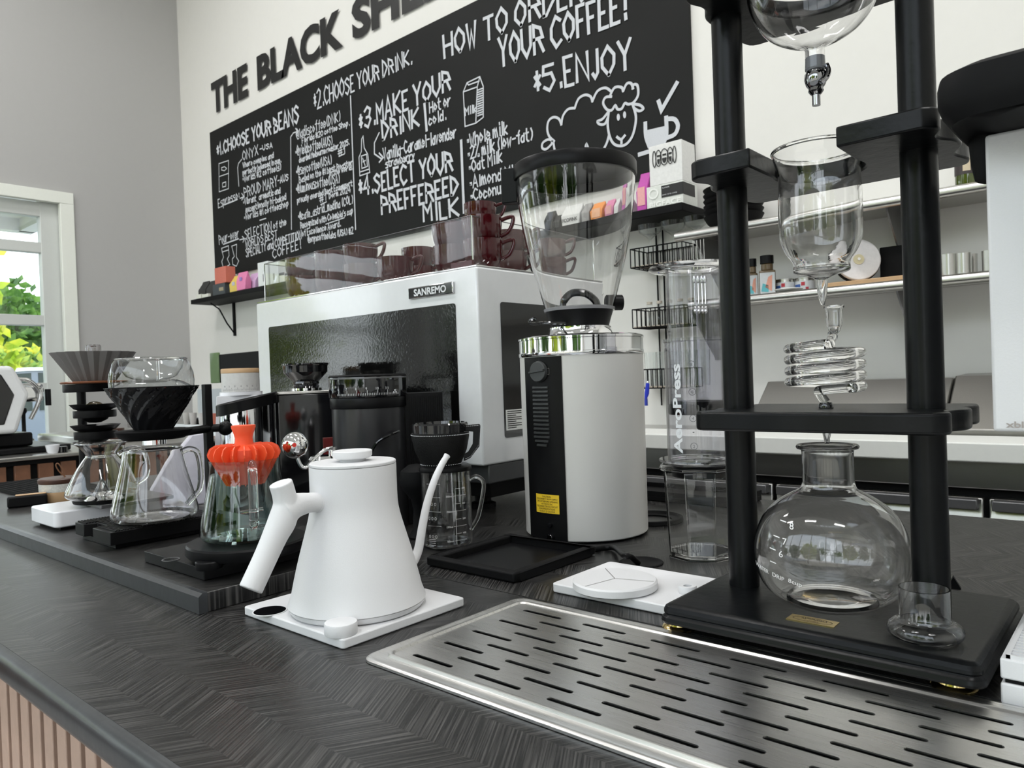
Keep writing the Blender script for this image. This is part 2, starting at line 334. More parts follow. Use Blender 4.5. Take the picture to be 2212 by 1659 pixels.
# ================================================================ LETTERING + CHALKBOARD
T0 = oy(458, 237, WY-.01)
wl = thing('wall_lettering', 'large black capital letters on the white wall above the chalkboard', 'sign')
KX = oy(742, 112, WY-.01).x
def sign(s, x0, x1):
    f = lambda u, v: (x0+(x1-x0)*u, WY-.012, 2.545+.245*v)
    m = M(); text(m, s, f, bold=.045); m.build('word', INK, wl, smooth=False)
    return
sign('THE', T0.x, oy(536, 200, WY-.01).x); sign('BLACK', oy(557, 195, WY-.01).x, KX); 
sx = oy(762, 90, WY-.01).x; sign('SHEEP', sx, sx+(KX-oy(557, 195, WY-.01).x)*1.03)
bx0, bx1 = oy(458, 291, WY).x, oy(1498, 200, WY).x; bz1, bz0 = 2.39, 1.185
cb = thing('chalkboard', 'long black chalkboard menu with white hand lettering on the back wall', 'chalkboard', (0, 0, 0))
cbm = mat('chalkboard_black', (.010, .0105, .0105), .6, bs=4, vary=.2, spec=.2)
M().prismy([(bx0, bz0), (bx1, bz0), (bx1, 1.93+.46), (bx0, bz1)], WY-.02, WY-.001).build('board', cbm, cb, smooth=False)
def chalk(name, items, w, label=None):
    for it in items:
        q = M(); chalk_line(q, *it, w=w); q.build(name, CHALK, cb, smooth=False)
chalk('heading', [('*1.CHOOSE YOUR BEANS', c3(215, 560), c3(775, 330), 24, 36)], .017)
chalk('heading', [('*2.CHOOSE YOUR DRINK.', (678, 238), (890, 138), 40, 32)], .012)
chalk('heading', [('*3.MAKE YOUR', c3(1185, 392), c3(1810, 108), 42, 42), ('DRINK', c3(1350, 452), c3(1595, 350), 38, 36)], .017)
chalk('heading', [('*4.SELECT YOUR', c3(1185, 840), c3(1825, 655), 40, 42), ('PREFFEREED', c3(1345, 955), c3(1865, 815), 38, 38), ('MILK', c3(1630, 1005), c3(1865, 965), 36, 36)], .017)
chalk('heading', [('*5.ENJOY', c4(795, 652), c4(1465, 462), 56, 62)], .017)
chalk('title', [('HOW TO ORDER', c4(190, 395), c4(1130, 0), 50, 56), ('YOUR COFFEE!', c4(570, 460), c4(1430, 135), 58, 66)], .018)
chalk('bean_list', [('ONYX', c3(395, 590), c3(500, 552), 20, 20), ('-USA', c3(512, 530), c3(595, 500), 11), ('Where complex and', c3(395, 640), c3(605, 570), 11), ('perfectly balanced in cup.', c3(395, 690), c3(655, 603), 11), ('~Worlds #2 coffee(s)', c3(390, 740), c3(655, 652), 13),
  ('PROUD MARY', c3(405, 845), c3(630, 765), 21), ('-AUS', c3(635, 750), c3(705, 725), 14), ('~Vibrant, aromatic and', c3(395, 895), c3(650, 812), 13), ('exceptionally hi-baked', c3(415, 945), c3(690, 857), 13), ('~Worlds #1 coffeeshop', c3(400, 1000), c3(705, 902), 13),
  ('SELECTION', c3(410, 1130), c3(590, 1065), 20), ('of the', c3(605, 1060), c3(690, 1030), 14), ('WORLDS BEST', c3(415, 1190), c3(630, 1115), 17), ('SPECIALTY and COMPETITION', c3(418, 1250), c3(795, 1122), 17), ('COFFEE!', c3(600, 1258), c3(790, 1192), 20), ('Espresso:', c3(228, 912), c3(370, 850), 19), ('Pour-over', c3(235, 1165), c3(365, 1112), 19)], .0085)
chalk('roaster_list', [('@ladiscoffee(DNK)', c3(760, 445), c3(1060, 322), 21), ('Florida #20 coffee Shop.', c3(800, 472), c3(1122, 352), 12), ('~@yieldcoffee(AUS)', c3(750, 560), c3(1005, 482), 20), ('awarded Melbourne roaster 2025.', c3(780, 605), c3(1120, 482), 12), ('#1', c3(1045, 560), c3(1090, 540), 16),
  ('~@seycoffee(USA)', c3(755, 695), c3(1000, 612), 19), ('Based on the #1 best Roaster', c3(780, 742), c3(1142, 622), 13), ('in the world.', c3(985, 695), c3(1145, 650), 10), ('~@luminouscoffee(USA)', c3(755, 815), c3(1055, 740), 20), ('proudly awarded Best Ecuamport', c3(768, 882), c3(1142, 762), 12), ('#1', c3(920, 880), c3(962, 862), 15), ('Dorm 2024', c3(985, 850), c3(1130, 805), 12),
  ('~@cafe_astrid_medina (COL)', c3(770, 1000), c3(1145, 882), 18), ("Recognized with Colombia's cup", c3(790, 1055), c3(1145, 952), 13), ('of Excellence Award.', c3(800, 1110), c3(1062, 1040), 13), ('@onyxcoffeelabs (USA) #2', c3(840, 1150), c3(1148, 1090), 14)], .0075)
chalk('syrup_list', [('Hot or', c3(1670, 265), c3(1812, 215), 23), ('cold.', c3(1665, 350), c3(1780, 310), 22), ('Vanilla-Caramel-lavender', c3(1355, 590), c3(1850, 430), 26, 24), ('strawberry', c3(1370, 640), c3(1565, 578), 16)], .0095)
chalk('milk_list', [('~Whole milk', c4(338, 1005), c4(620, 912), 27), ('~2% milk (low-fat)', c4(345, 1092), c4(790, 952), 26), ('~Oat Milk', c4(350, 1185), c4(582, 1105), 26), ('~Almond Milk', c4(355, 1288), c4(715, 1190), 25), ('~Coconut Milk', c4(362, 1380), c4(735, 1280), 25)], .0095)
q = M()
for P, ww in (([c3(1130, 150), c3(1165, 1060)], .02), ([c3(1635, 205), c3(1650, 385)], .035), ([c3(1885, 455), c3(1905, 945)], .035), ([c3(727, 1060), c3(722, 430), c3(740, 402), c3(772, 392)], .016), ([c3(755, 372), c3(775, 390), c3(758, 412)], .016), ([c3(368, 765), c3(360, 640), c3(366, 610), c3(388, 582)], .016),
  ([c3(270, 892), c3(358, 856)], .02), ([c3(262, 1162), c3(366, 1124)], .02), ([c3(375, 850), c3(400, 838)], .016), ([c3(388, 815), c3(402, 837), c3(388, 860)], .016), ([c3(372, 1132), c3(402, 1124)], .016), ([c3(390, 1108), c3(405, 1124), c3(395, 1148)], .016), ([c3(1325, 400), c3(1292, 470), c3(1292, 545), c3(1340, 578)], .018), ([c3(1325, 540), c3(1352, 570), c3(1325, 602)], .02), ([c3(1050, 562), c3(1088, 545)], .014), ([c3(925, 892), c3(965, 872)], .014), ([c3(960, 1025), c3(1088, 980)], .012), ([c3(510, 998), c3(552, 985)], .014)):
    q = M(); chalk_path(q, P, ww*.55); q.build('chalk_line', CHALK, cb, smooth=False)
def draw(name, paths, fills=(), w=.0075):
    q = M()
    for P, sm, lp in paths: chalk_path(q, P, w, sm, lp)
    for F in fills: chalk_fill(q, F)
    q.build(name, CHALK, cb, smooth=False)
C = lambda *a: [c4(a[i], a[i+1]) for i in range(0, len(a), 2)]
D = lambda *a: [c3(a[i], a[i+1]) for i in range(0, len(a), 2)]
def ell(cx, cy, rx, ry, n=14): return [c4(cx+rx*cos(2*pi*i/n), cy+ry*sin(2*pi*i/n)) for i in range(n)]
draw('sheep_drawing', [(C(935, 960, 905, 930, 892, 880, 902, 825, 935, 800, 972, 812, 988, 850), 4, 0), (C(988, 850, 1000, 790, 1035, 745, 1080, 738), 4, 0), (C(1080, 738, 1105, 675, 1150, 648, 1188, 660, 1200, 692), 4, 0), (C(1200, 692, 1235, 622, 1290, 600, 1332, 628), 4, 0),
  (C(940, 965, 900, 952, 862, 975, 858, 1010, 885, 1018, 920, 985, 925, 965), 4, 0), (C(1330, 660, 1290, 665, 1274, 705, 1300, 748, 1332, 752, 1356, 720, 1372, 745, 1400, 742, 1422, 705, 1445, 712, 1480, 700, 1512, 650, 1508, 585, 1482, 578, 1475, 605), 4, 0), (C(1322, 650, 1352, 598, 1398, 596, 1410, 622), 4, 0), (C(1410, 622, 1435, 572, 1465, 570, 1478, 605), 4, 0),
  (C(1312, 765, 1305, 850, 1318, 930, 1345, 980, 1385, 996, 1430, 985, 1470, 935, 1492, 860, 1497, 790, 1475, 712), 4, 0), (C(1308, 765, 1270, 812, 1236, 828, 1250, 848, 1285, 846, 1305, 805), 4, 0), (C(1480, 710, 1525, 718, 1548, 742, 1520, 758, 1490, 742), 4, 0), (C(1368, 935, 1385, 948, 1400, 950, 1422, 925), 3, 0), (C(1399, 950, 1399, 978), 0, 0),
  (C(935, 980, 945, 1030, 968, 1066), 3, 0), (C(1030, 1060, 1044, 1030, 1058, 1056), 0, 0), (C(1128, 1060, 1150, 1020, 1160, 985, 1180, 1030, 1215, 1052, 1262, 1035, 1295, 985, 1312, 930), 3, 0), (C(1268, 1025, 1272, 1060), 0, 0)], [ell(1377, 800, 11, 24), ell(1420, 784, 11, 24)], w=.013)
draw('cup_drawing', [(C(1562, 840, 1566, 930, 1590, 1000), 3, 0), (C(1704, 800, 1706, 920, 1680, 990), 3, 0), (C(1715, 812, 1762, 815, 1785, 860, 1765, 915, 1718, 938), 3, 0), (C(1520, 1055, 1745, 985), 0, 0), (C(1652, 690, 1672, 752, 1778, 565), 0, 0)], [C(1566, 890, 1704, 858, 1704, 930, 1680, 985, 1640, 1012, 1600, 1008, 1572, 960)], w=.020)
draw('carton_drawing', [(D(1912, 358, 1900, 122, 1925, 60, 2012, 18, 2036, 85, 2036, 295, 1985, 335, 1912, 358), 0, 0), (D(1900, 122, 1995, 88, 1985, 335), 0, 0), (D(1995, 88, 2012, 18), 0, 0), (D(1925, 60, 1935, 75, 2008, 48), 0, 0)]+[(D(1998, 110+k*16, 2030, 98+k*16), 0, 0) for k in range(12)])
qq = M(); chalk_line(qq, 'Milk', c3(1915, 285), c3(1990, 258), 17, w=.008); qq.build('carton_word', CHALK, cb, smooth=False)
draw('bottle_drawing', [(D(1194, 695, 1188, 570, 1204, 530, 1206, 445, 1216, 425, 1224, 505, 1248, 548, 1262, 672, 1194, 695), 0, 0), (D(1204, 560, 1240, 548, 1246, 630, 1208, 645, 1204, 560), 0, 0), (D(1215, 600, 1232, 590), 0, 0), (D(1213, 575, 1230, 625), 0, 0), (D(1198, 668, 1255, 650), 0, 0)])
draw('machine_drawing', [(D(232, 612, 298, 590, 298, 782, 234, 804, 232, 612), 0, 0), (D(234, 700, 298, 678), 0, 0), (D(250, 640, 270, 632, 285, 645, 270, 660, 250, 655, 250, 640), 0, 0), (D(255, 745, 278, 735, 278, 765, 256, 772, 255, 745), 0, 0)])
draw('brewer_drawing', [(D(248, 1190, 296, 1172, 300, 1240, 288, 1262, 305, 1300, 262, 1330, 250, 1280, 262, 1250, 248, 1190), 0, 0), (D(252, 1215, 298, 1200), 0, 0), (D(318, 1175, 352, 1162, 350, 1250, 366, 1275, 350, 1312, 325, 1300, 322, 1262, 336, 1245, 318, 1175), 0, 0)])
# ================================================================ WALL SHELF AND THINGS ON IT
SY = WY-.24
sl = oy(412, 655, SY).x; sr = oy(1474, 455, SY).x; SZ = .99
sh = thing('wall_shelf', 'black wooden shelf under the chalkboard holding coffee bags and boxes', 'shelf', (0, 0, 0))
M().box(sl, SY, SZ-.035, sr, WY, SZ).build('board', BLKM, sh, .003)
for x in (sl+.25, (sl+sr)/2-.3, sr-.95):
    b = M(); b.box(x-.015, WY-.012, SZ-.30, x+.015, WY-.001, SZ-.035)
    b.tube([(x, WY-.01, SZ-.28), (x, WY-.07, SZ-.20), (x, WY-.13, SZ-.09), (x, WY-.2, SZ-.045)], .006, 8); b.build('bracket', BLKM, sh)
def bag(px0, px1, ptop, c, nm, label, cat='bag', kind='bag', group=None, yb=None, marks=None, z=None, dep=.09):
    yb = SY+.03 if yb is None else yb; z = SZ if z is None else z
    x0 = oy(px0, ptop, yb).x; x1 = oy(px1, ptop, yb).x; zt = oy((px0+px1)/2, ptop, yb).z; h = zt-z; wd = x1-x0
    t = thing(nm, label, cat, ((x0+x1)/2, yb+dep/2, z), 0, group); mt = cc(nm+'_'+''.join('%02x' % int(k*255) for k in c), c)
    if kind == 'bag':
        b = M(); a = wd/2; d = dep/2
        vs = [(-a*.9, -d, 0), (a*.9, -d, 0), (a*.9, d, 0), (-a*.9, d, 0), (-a, -d, h*.5), (a, -d, h*.5), (a, d, h*.5), (-a, d, h*.5), (-a*.95, -.008, h*.9), (a*.95, -.008, h*.9), (a*.95, .008, h*.9), (-a*.95, .008, h*.9), (-a*.95, -.004, h), (a*.95, -.004, h), (a*.95, .004, h), (-a*.95, .004, h)]
        fs = [(3, 2, 1, 0), (12, 13, 14, 15)]
        for k in range(3):
            for i in range(4): fs.append((k*4+i, k*4+(i+1) % 4, k*4+4+(i+1) % 4, k*4+4+i))
        b.add(vs, fs).build('pouch', mt, t, .004)
    else: M().box(-wd/2, -dep/2, 0, wd/2, dep/2, h).build('carton', mt, t, .002)
    if marks:
        mc, x_0, z_0, x_1, z_1 = marks
        M().box(-wd/2+wd*x_0, -dep/2-.002, h*z_0, -wd/2+wd*x_1, -dep/2+.0, h*z_1).build('label', cc('lb_'+''.join('%02x' % int(k*255) for k in mc), mc), t, smooth=False)
    return t, wd, h, dep
bag(427, 442, 607, (.02, .02, .02), 'coffee_bag', 'small black coffee bag at the far left end of the shelf')
bag(444, 458, 605, (.025, .025, .025), 'coffee_bag', 'slightly larger black coffee bag left of the dark grey carton')
bag(423, 434, 636, (.75, .75, .68), 'small_box', 'tiny white box in front of the leftmost black bag', 'box', 'box', yb=SY+.003, dep=.025)
bag(436, 449, 635, (.75, .75, .68), 'small_box', 'tiny white box in front of the second black bag', 'box', 'box', yb=SY+.003, dep=.025)
t, a, h, d = bag(459, 485, 613, (.05, .06, .07), 'carton', 'dark grey carton with a small gold mark under the orange box', 'box', 'box', marks=((.35, .3, .2), .55, .35, .9, .65))
bag(463, 487, 577, (.62, .17, .12), 'carton', 'orange-red box stacked on the dark grey carton', 'box', 'box', z=SZ+h, dep=.08)
bag(494, 513, 594, (.75, .55, .12), 'coffee_bag', 'yellow patterned coffee bag beside the pink bag', marks=((.5, .5, .6), .35, .4, .65, .6))
bag(509, 529, 587, (.75, .22, .42), 'coffee_bag', 'bright pink coffee bag between the yellow and lavender bags', marks=((.3, .2, .5), .4, .5, .65, .7), yb=SY+.0, dep=.05)
bag(531, 550, 589, (.65, .42, .66), 'coffee_bag', 'lavender patterned coffee bag right of the pink bag', marks=((.3, .3, .6), .3, .4, .55, .6), yb=SY+.06)
bag(489, 499, 592, (.7, .7, .68), 'carton', 'white carton standing behind the yellow bag', 'box', 'box', yb=SY+.13, dep=.05)
bag(556, 578, 566, (.74, .77, .77), 'carton', 'tall white carton with grey sprig near the cup gallery', 'box', 'box', marks=((.3, .3, .3), .5, .2, .6, .5))
bag(582, 600, 566, (.74, .77, .77), 'carton', 'second tall white carton with grey sprig, right of its twin', 'box', 'box', marks=((.3, .3, .3), .4, .2, .55, .5))
for i, px in enumerate((603, 616, 629)):
    bag(px, px+11, 589, (.72, .72, .7), 'supplement_jar', ('first', 'second', 'third')[i]+' small white carton counted from the left in the row behind the cups', 'box', 'box', marks=((.1, .1, .1), 0, .75, 1, 1))
for i, (a, b, tp, c, lb) in enumerate(((1160, 1184, 455, (.03, .03, .03), 'dark bottle-shaped bag seen through the left of the grinder hopper'), (1186, 1202, 462, (.02, .02, .02), 'narrow black bag left of the white bag seen through the hopper'),
   (1206, 1252, 440, (.72, .72, .7), 'white coffee bag with black capitals seen through the grinder hopper'), (1255, 1275, 436, (.35, .34, .33), 'grey coffee bag between the white and orange bags'), (1277, 1308, 434, (.85, .32, .08), 'orange coffee bag seen through the grinder hopper'),
   (1314, 1339, 428, (.72, .25, .42), 'dusty pink coffee bag right of the orange bag'), (1342, 1358, 426, (.7, .7, .68), 'narrow white coffee bag right of the dusty pink one'), (1372, 1395, 370, (.50, .06, .38), 'tall magenta coffee bag beside the white cartons'))):
    t, wd, h, d = bag(a, b, tp, c, 'coffee_bag', lb, marks=((.9, .5, .3) if i in (4,) else (.8, .4, .4), .15, .15, .85, .6) if i in (4, 5, 7) else None)
    if i == 2:
        q = M(); text(q, 'FCOPINK', lambda u, v: (-wd*.4+wd*.8*u, -d/2-.004, h*.2+h*.16*v), .02); q.build('lettering', INK, t, smooth=False)
t, wd, h, d = bag(1396, 1475, 397, (.74, .76, .72), 'coffee_carton', 'lower white carton with black label and raised lettering at the shelf end', 'box', 'box', dep=.13)
q = M(); q.box(-wd*.08, -d/2-.002, h*.42, wd/2+.001, -d/2, h*.93).box(wd/2, -d/2-.002, h*.42, wd/2+.002, d*.3, h*.93); q.build('label', INK, t, smooth=False)
q = M(); text(q, 'BIGFACE', lambda u, v: (-wd*.42+wd*.86*u, -d/2-.003, h*.08+h*.22*v), .03); q.build('raised_lettering', cc('embossed_white', (.9, .92, .88)), t, smooth=False)
q = M(); text(q, 'ALXNDR', lambda u, v: (-wd*.05+wd*.2*u, -d/2-.004, h*.8+h*.06*v)); text(q, 'BLEND  FILTER  COFFEE', lambda u, v: (-wd*.05+wd*.4*u, -d/2-.004, h*.5+h*.05*v)); q.build('label_lettering', WINK, t, smooth=False)
def face(m, cx, cz, rx, rz, y, t=.006):
    n = 20; P = [(cx+rx*cos(2*pi*i/n), cz+rz*sin(2*pi*i/n)) for i in range(n+1)]; ribbon(m, P, t, lambda u, v: (u, y, v))
q = M(); face(q, -wd*.3, h*.66, wd*.12, h*.2, -d/2-.003); q.build('face_mark', cc('embossed_white', (.9, .92, .88)), t, smooth=False)
t, wd, h2, d = bag(1401, 1472, 309, (.78, .78, .77), 'coffee_carton', 'upper white carton printed with three laughing faces, stacked on the lower', 'box', 'box', z=SZ+h, dep=.12)
q = M()
for cx, r in ((-.02, .12), (-.2, .085), (.16, .085), (-.33, .05), (.29, .05)): face(q, wd*cx, h2*.66, wd*r, h2*.2, -d/2-.003, .004)
for cx, k in ((-.02, 1), (-.2, .6), (.16, .6)):
    q.add([(wd*(cx+.07*k*cos(a)), -d/2-.003, h2*(.64+.13*sin(a))) for a in [pi+pi*i/8 for i in range(9)]], [tuple(range(9))])
    for e in (-.03, .03): q.box(wd*(cx+e*k)-.004, -d/2-.003, h2*.7, wd*(cx+e*k)+.004, -d/2, h2*.74)
q.build('printed_faces', INK, t, smooth=False)
# ---- wire racks
RY = WY-.16
rk = thing('wire_rack', 'black wire rack of three hanging baskets on the back wall', 'rack', (0, 0, 0))
def wire(m, a, b, r=.0025): m.tube([a, b], r, 6)
rx0, rx1 = oy(1362, 560, RY).x, oy(1474, 560, RY).x
rz = [.765-.01, .48, .205]
q = M()
for x in (rx0+.05, rx0+.085): wire(q, (x, WY-.01, .12), (x, WY-.01, .95), .004)
q.build('frame', BLKM, rk)
for z in rz:
    q = M(); dz = .085
    for zz in (z, z+dz): q.tube([(rx0, RY, zz), (rx1, RY, zz), (rx1, WY-.012, zz), (rx0, WY-.012, zz)], .003, 6, loop=True)
    n = 11
    for i in range(n+1):
        x = rx0+(rx1-rx0)*i/n
        for y in (RY, WY-.012): wire(q, (x, y, z), (x, y, z+dz))
        wire(q, (x, RY, z), (x, WY-.012, z))
    for i in range(4):
        y = RY+(WY-.012-RY)*i/4
        for x in (rx0, rx1): wire(q, (x, y, z), (x, y, z+dz))
    q.build('basket', BLKM, rk)
    M().box(rx0+.004, RY+.004, z+.003, rx1-.004, WY-.018, z+.007).build('basket_liner', cc('beige_liner', (.55, .47, .38)), rk, smooth=False)
cg = None
for i, (x, y) in enumerate(((rx0+.065, RY+.07), (rx0+.18, RY+.075), (rx0+.295, RY+.07))):
    if i == 0:
        t = thing('coupe_glass', 'clear stemmed coupe glass standing in the top wire basket', 'glass', (x, y, rz[0]+.008), 0, 'stemmed glasses in the top basket')
        M().lathe([(.032, 0), (.032, .002), (.004, .006), (.0035, .12), (.02, .135), (.05, .155), (.057, .185), (.055, .185), (.048, .157), (0, .135)], 24).build('bowl_and_stem', GL, t); cg = t
    else:
        t = cg.copy(); COL.objects.link(t); t.location = (x, y, rz[0]+.008)
        c = cg.children[0].copy(); c.parent = t; COL.objects.link(c)
for i in range(5):
    if i == 0:
        t = thing('small_bottle', 'small clear bottle standing in the middle wire basket', 'bottle', (rx0+.05, RY+.07, rz[1]+.008), 0, 'clear bottles in the middle basket')
        M().lathe([(0, 0), (.02, 0), (.021, .06), (.012, .075), (.012, .095), (.014, .1)], 16).build('glass_body', GL, t); M().lathe([(0, .1), (.013, .1), (.013, .112), (0, .112)], 16).build('cap', cc('beige_cap', (.5, .45, .38)), t); cb0 = t
    else:
        t = cb0.copy(); COL.objects.link(t); t.location.x += .052*i
        for ch in list(cb0.children): c = ch.copy(); c.parent = t; COL.objects.link(c)
for i in range(5):
    if i == 0:
        t = thing('tall_glass', 'tall straight clear glass standing in the bottom wire basket', 'glass', (rx0+.05, RY+.06, rz[2]+.0082), 0, 'tall glasses in the bottom basket')
        M().shell([(.026, 0), (.029, .155)], .002, 20).build('glass_body', GL, t); cb0 = t
    else:
        t = cb0.copy(); COL.objects.link(t); t.location.x += .066*i
        c = cb0.children[0].copy(); c.parent = t; COL.objects.link(c)
# ---- steel shelves
def sshelf(px0, py0, z, name, label, brs):
    y0 = WY-.32; x0 = oy(px0, py0, y0).x; t = thing(name, label, 'shelf', (0, 0, 0))
    q = M(); q.box(x0, y0+.01, z-.012, .9, WY-.002, z-.002); q.tube([(x0, y0+.012, z-.016), (.9, y0+.012, z-.016)], .019, 16)
    q.build('shelf_plate', STEEL, t)
    for bx in brs:
        x = oy(bx, py0, y0+.1).x
        M().prismx([(WY-.002, z-.012), (y0+.05, z-.012), (y0+.06, z-.04), (WY-.03, z-.24), (WY-.002, z-.24)], x-.003, x+.003).box(x-.02, WY-.006, z-.24, x+.02, WY-.001, z-.012).build('bracket', GREYM, t)
    return x0
uz = oy(2130, 396, WY-.32).z+.01; lz = oy(2137, 592, WY-.32).z+.01
sshelf(1458, 515, uz, 'steel_shelf', 'upper brushed steel wall shelf holding the black bowls', (1512, 1925))
sshelf(1487, 640, lz, 'steel_shelf', 'lower brushed steel wall shelf holding spice jars and steel cups', (1500, 1945))
def onshelf(px, z, dy=.12): y = WY-.32+dy; d = ray(px, 500); t = y/d.y; x = (CAM+d*t).x; return Vector((x, y, z))
p = onshelf(1586, uz, .14); mm = mpp(p)
for i in range(6):
    t = tag(M().shell([(38*mm*.8, 0), (55*mm, 16*mm), (63*mm, 30*mm)], .004, 40).build('bowl', BLKM), 'matte black bowl nested in the stack on the upper steel shelf', 'bowl', 'stacked black bowls'); t.location = p+Vector((0, 0, i*.0225))
def facing(p): return math.atan2(-p.x, p.y)
# green bottle
p = onshelf(2092, uz, .12); mm = mpp(p); t = thing('bottle', 'dark green glass bottle with a cream label on the upper steel shelf', 'bottle', p, facing(p))
M().lathe([(0, 0), (.033, 0), (.035, .01), (.035, .17), (.014, .21), (.013, .26), (0, .26)], 24).build('glass_body', mat('dark_green_glass', (.05, .07, .008), .06, coat=.6), t)
M().lathe([(.0355, .05), (.0358, .05), (.0358, .15), (.0355, .15)], 20, closed=True, a0=-pi*.95, a1=-.05*pi).build('label', cc('dark_label', (.04, .03, .03)), t)
M().lathe([(.0362, .06), (.0364, .06), (.0364, .14), (.0362, .14)], 20, closed=True, a0=-pi*.6, a1=-.4*pi).build('label_print', cc('cream_label', (.6, .5, .35)), t)
# lower shelf things
for i, (a, b, tp, capc) in enumerate(((1613, 1633, 561, 1), (1638, 1671, 555, 1))):
    p = onshelf((a+b)/2, lz, .10); mm = mpp(p); w_ = (b-a)/2*mm; hh = oy(a, tp, p.y).z-lz
    t = thing('spice_jar', ('left spice jar with a black lid, partly hidden by the tower post', 'wider spice jar with a black lid and printed label, left of the cans')[i], 'jar', p, facing(p))
    M().box(-w_, -w_, 0, w_, w_, hh*.62).lathe([(w_*.75, hh*.62), (w_*.75, hh*.8)], 20).build('glass_body', cc('brown_spice', (.13, .09, .05), .15), t, .004)
    M().lathe([(0, hh*.8), (w_*.85, hh*.8), (w_*.85, hh), (0, hh)], 24).build('lid', BLK, t)
    M().box(-w_*.92, -w_-.001, hh*.04, w_*.92, -w_+.0005, hh*.56).build('label', cc('pastel_label', (.55, .58, .6)), t, smooth=False)
    M().prismy([(-w_*.3, hh*.2), (w_*.5, hh*.1), (w_*.6, hh*.5), (w_*.1, hh*.45)], -w_-.002, -w_-.001).build('label_patch', cc('coral_patch', (.65, .3, .22)), t, smooth=False)
    M().prismy([(-w_*.8, hh*.1), (w_*.1, hh*.08), (w_*.1, hh*.25), (-w_*.6, hh*.3)], -w_-.002, -w_-.001).build('label_patch', cc('teal_patch', (.1, .4, .45)), t, smooth=False)
for i, (px, pb) in enumerate(((1692, 0), (1735, 0))):
    p = onshelf(px, lz, .15+.02*i); mm = mpp(p); r = 20*mm; hh = (34)*mm
    t = thing('food_can', ('squat can with white and blue label beside the spice jars', 'squat can with white, blue and red label, right of its twin')[i], 'can', p, facing(p))
    M().lathe([(0, 0), (r, 0), (r, .003), (r*.98, .004), (r*.98, hh-.004), (r, hh-.003), (r, hh), (r*.93, hh), (r*.93, hh-.004), (0, hh-.004)], 32).build('can_body', STEEL, t)
    M().lathe([(r*1.0, hh*.08), (r*1.005, hh*.08), (r*1.005, hh*.8), (r*1.0, hh*.8)], 32, closed=True).build('label', cc('white_label', (.7, .72, .75)), t)
    q = M()
    for z0, z1, a0, a1 in ((.5, .72, -.62, -.5), (.15, .4, -.48, -.38)): q.lathe([(r*1.01, hh*z0), (r*1.015, hh*z0), (r*1.015, hh*z1), (r*1.01, hh*z1)], 8, closed=True, a0=a0*pi, a1=a1*pi)
    q.build('red_patches', cc('red_patch', (.5, .03, .05)), t)
    M().lathe([(r*1.008, hh*.35), (r*1.012, hh*.35), (r*1.012, hh*.6), (r*1.008, hh*.6)], 8, closed=True, a0=-.9*pi, a1=-.65*pi).build('blue_patch', cc('blue_patch', (.05, .13, .4)), t)
p = onshelf(1700, lz, .05); t = tag(M().lathe([(0, .006), (.03, .004), (.052, .012), (.05, .014), (.03, .008), (0, .009)], 32).build('saucer', PAPER), 'small white saucer lying in front of the cans', 'saucer'); t.location = p
a, b = onshelf(1765, lz, .02), onshelf(1975, lz, .02)
t = tag(M().box(a.x, a.y, lz, b.x, a.y+.24, lz+.018).build('cutting_board', PWOOD, None, .003), 'flat wooden cutting board lying under the white reel', 'board')
p = onshelf(1852, lz+.02, .09); mm = mpp(p); t = thing('slicer_disc', 'round white plastic disc with a cream hub leaning on the lower shelf', 'disc', p+Vector((0, 0, 46*mm)), facing(p)+.25)
t.rotation_euler.x = math.radians(-8)
M().cyl((0, -.006, 0), (0, .012, 0), 45*mm, None, 48).build('disc', cc('white_disc', (.75, .73, .74)), t, .003)
M().cyl((0, .012, 0), (0, .03, 0), 47*mm, None, 48).build('rim', BLKM, t, .002)
M().cyl((0, -.009, 0), (0, -.004, 0), 11*mm, None, 32).build('hub', cc('cream_hub', (.7, .62, .4)), t); M().cyl((0, -.013, 0), (0, -.008, 0), 3*mm, None, 16).build('pin', CHR, t)
a, b = onshelf(1898, lz, .16), onshelf(1966, lz, .16); zt = oy(1900, 535, a.y).z
tag(M().box(a.x, a.y, lz+.019, b.x, a.y+.02, zt).build('chopping_slab', BLKM, None, .004), 'dark flat slab standing upright behind the white disc', 'board')
for i, px in enumerate((2046, 2078, 2092, 2137)):
    p = onshelf(px, lz, (.09, .1, .16, .1)[i]); mm = mpp(p)
    t = tag(M().shell([(15*mm, 0), (15.5*mm, 50*mm)], .002, 28).build('steel_cup', STEEL), 'straight brushed steel cup in the row at the right of the lower shelf', 'cup', 'steel cups on the lower shelf'); t.location = p
for i, px in enumerate((1500, 1508, 1516, 1523)):
    p = oy(px, 612, WY-.33); mm = mpp(p)
    q = M(); q.lathe([(0, 0), (3.2*mm, 2*mm), (4*mm, 9*mm), (3*mm, 16*mm), (0, 18*mm)], 12).cyl((0, 0, 0), (0, 0, -44*mm), 1.6*mm, None, 8).lathe([(0, -46*mm), (3.6*mm, -52*mm), (4.2*mm, -60*mm), (0, -66*mm)], 12)
    t = tag(q.build('measuring_spoon', CHR), 'slim chrome spoon hanging below the upper steel shelf edge', 'spoon', 'spoons hanging from the upper shelf'); t.location = p; M().cyl((0, 0, 17*mm), (0, 0, uz-.045-p.z), .0012, None, 6).build('hanging_wire', CHR, t)
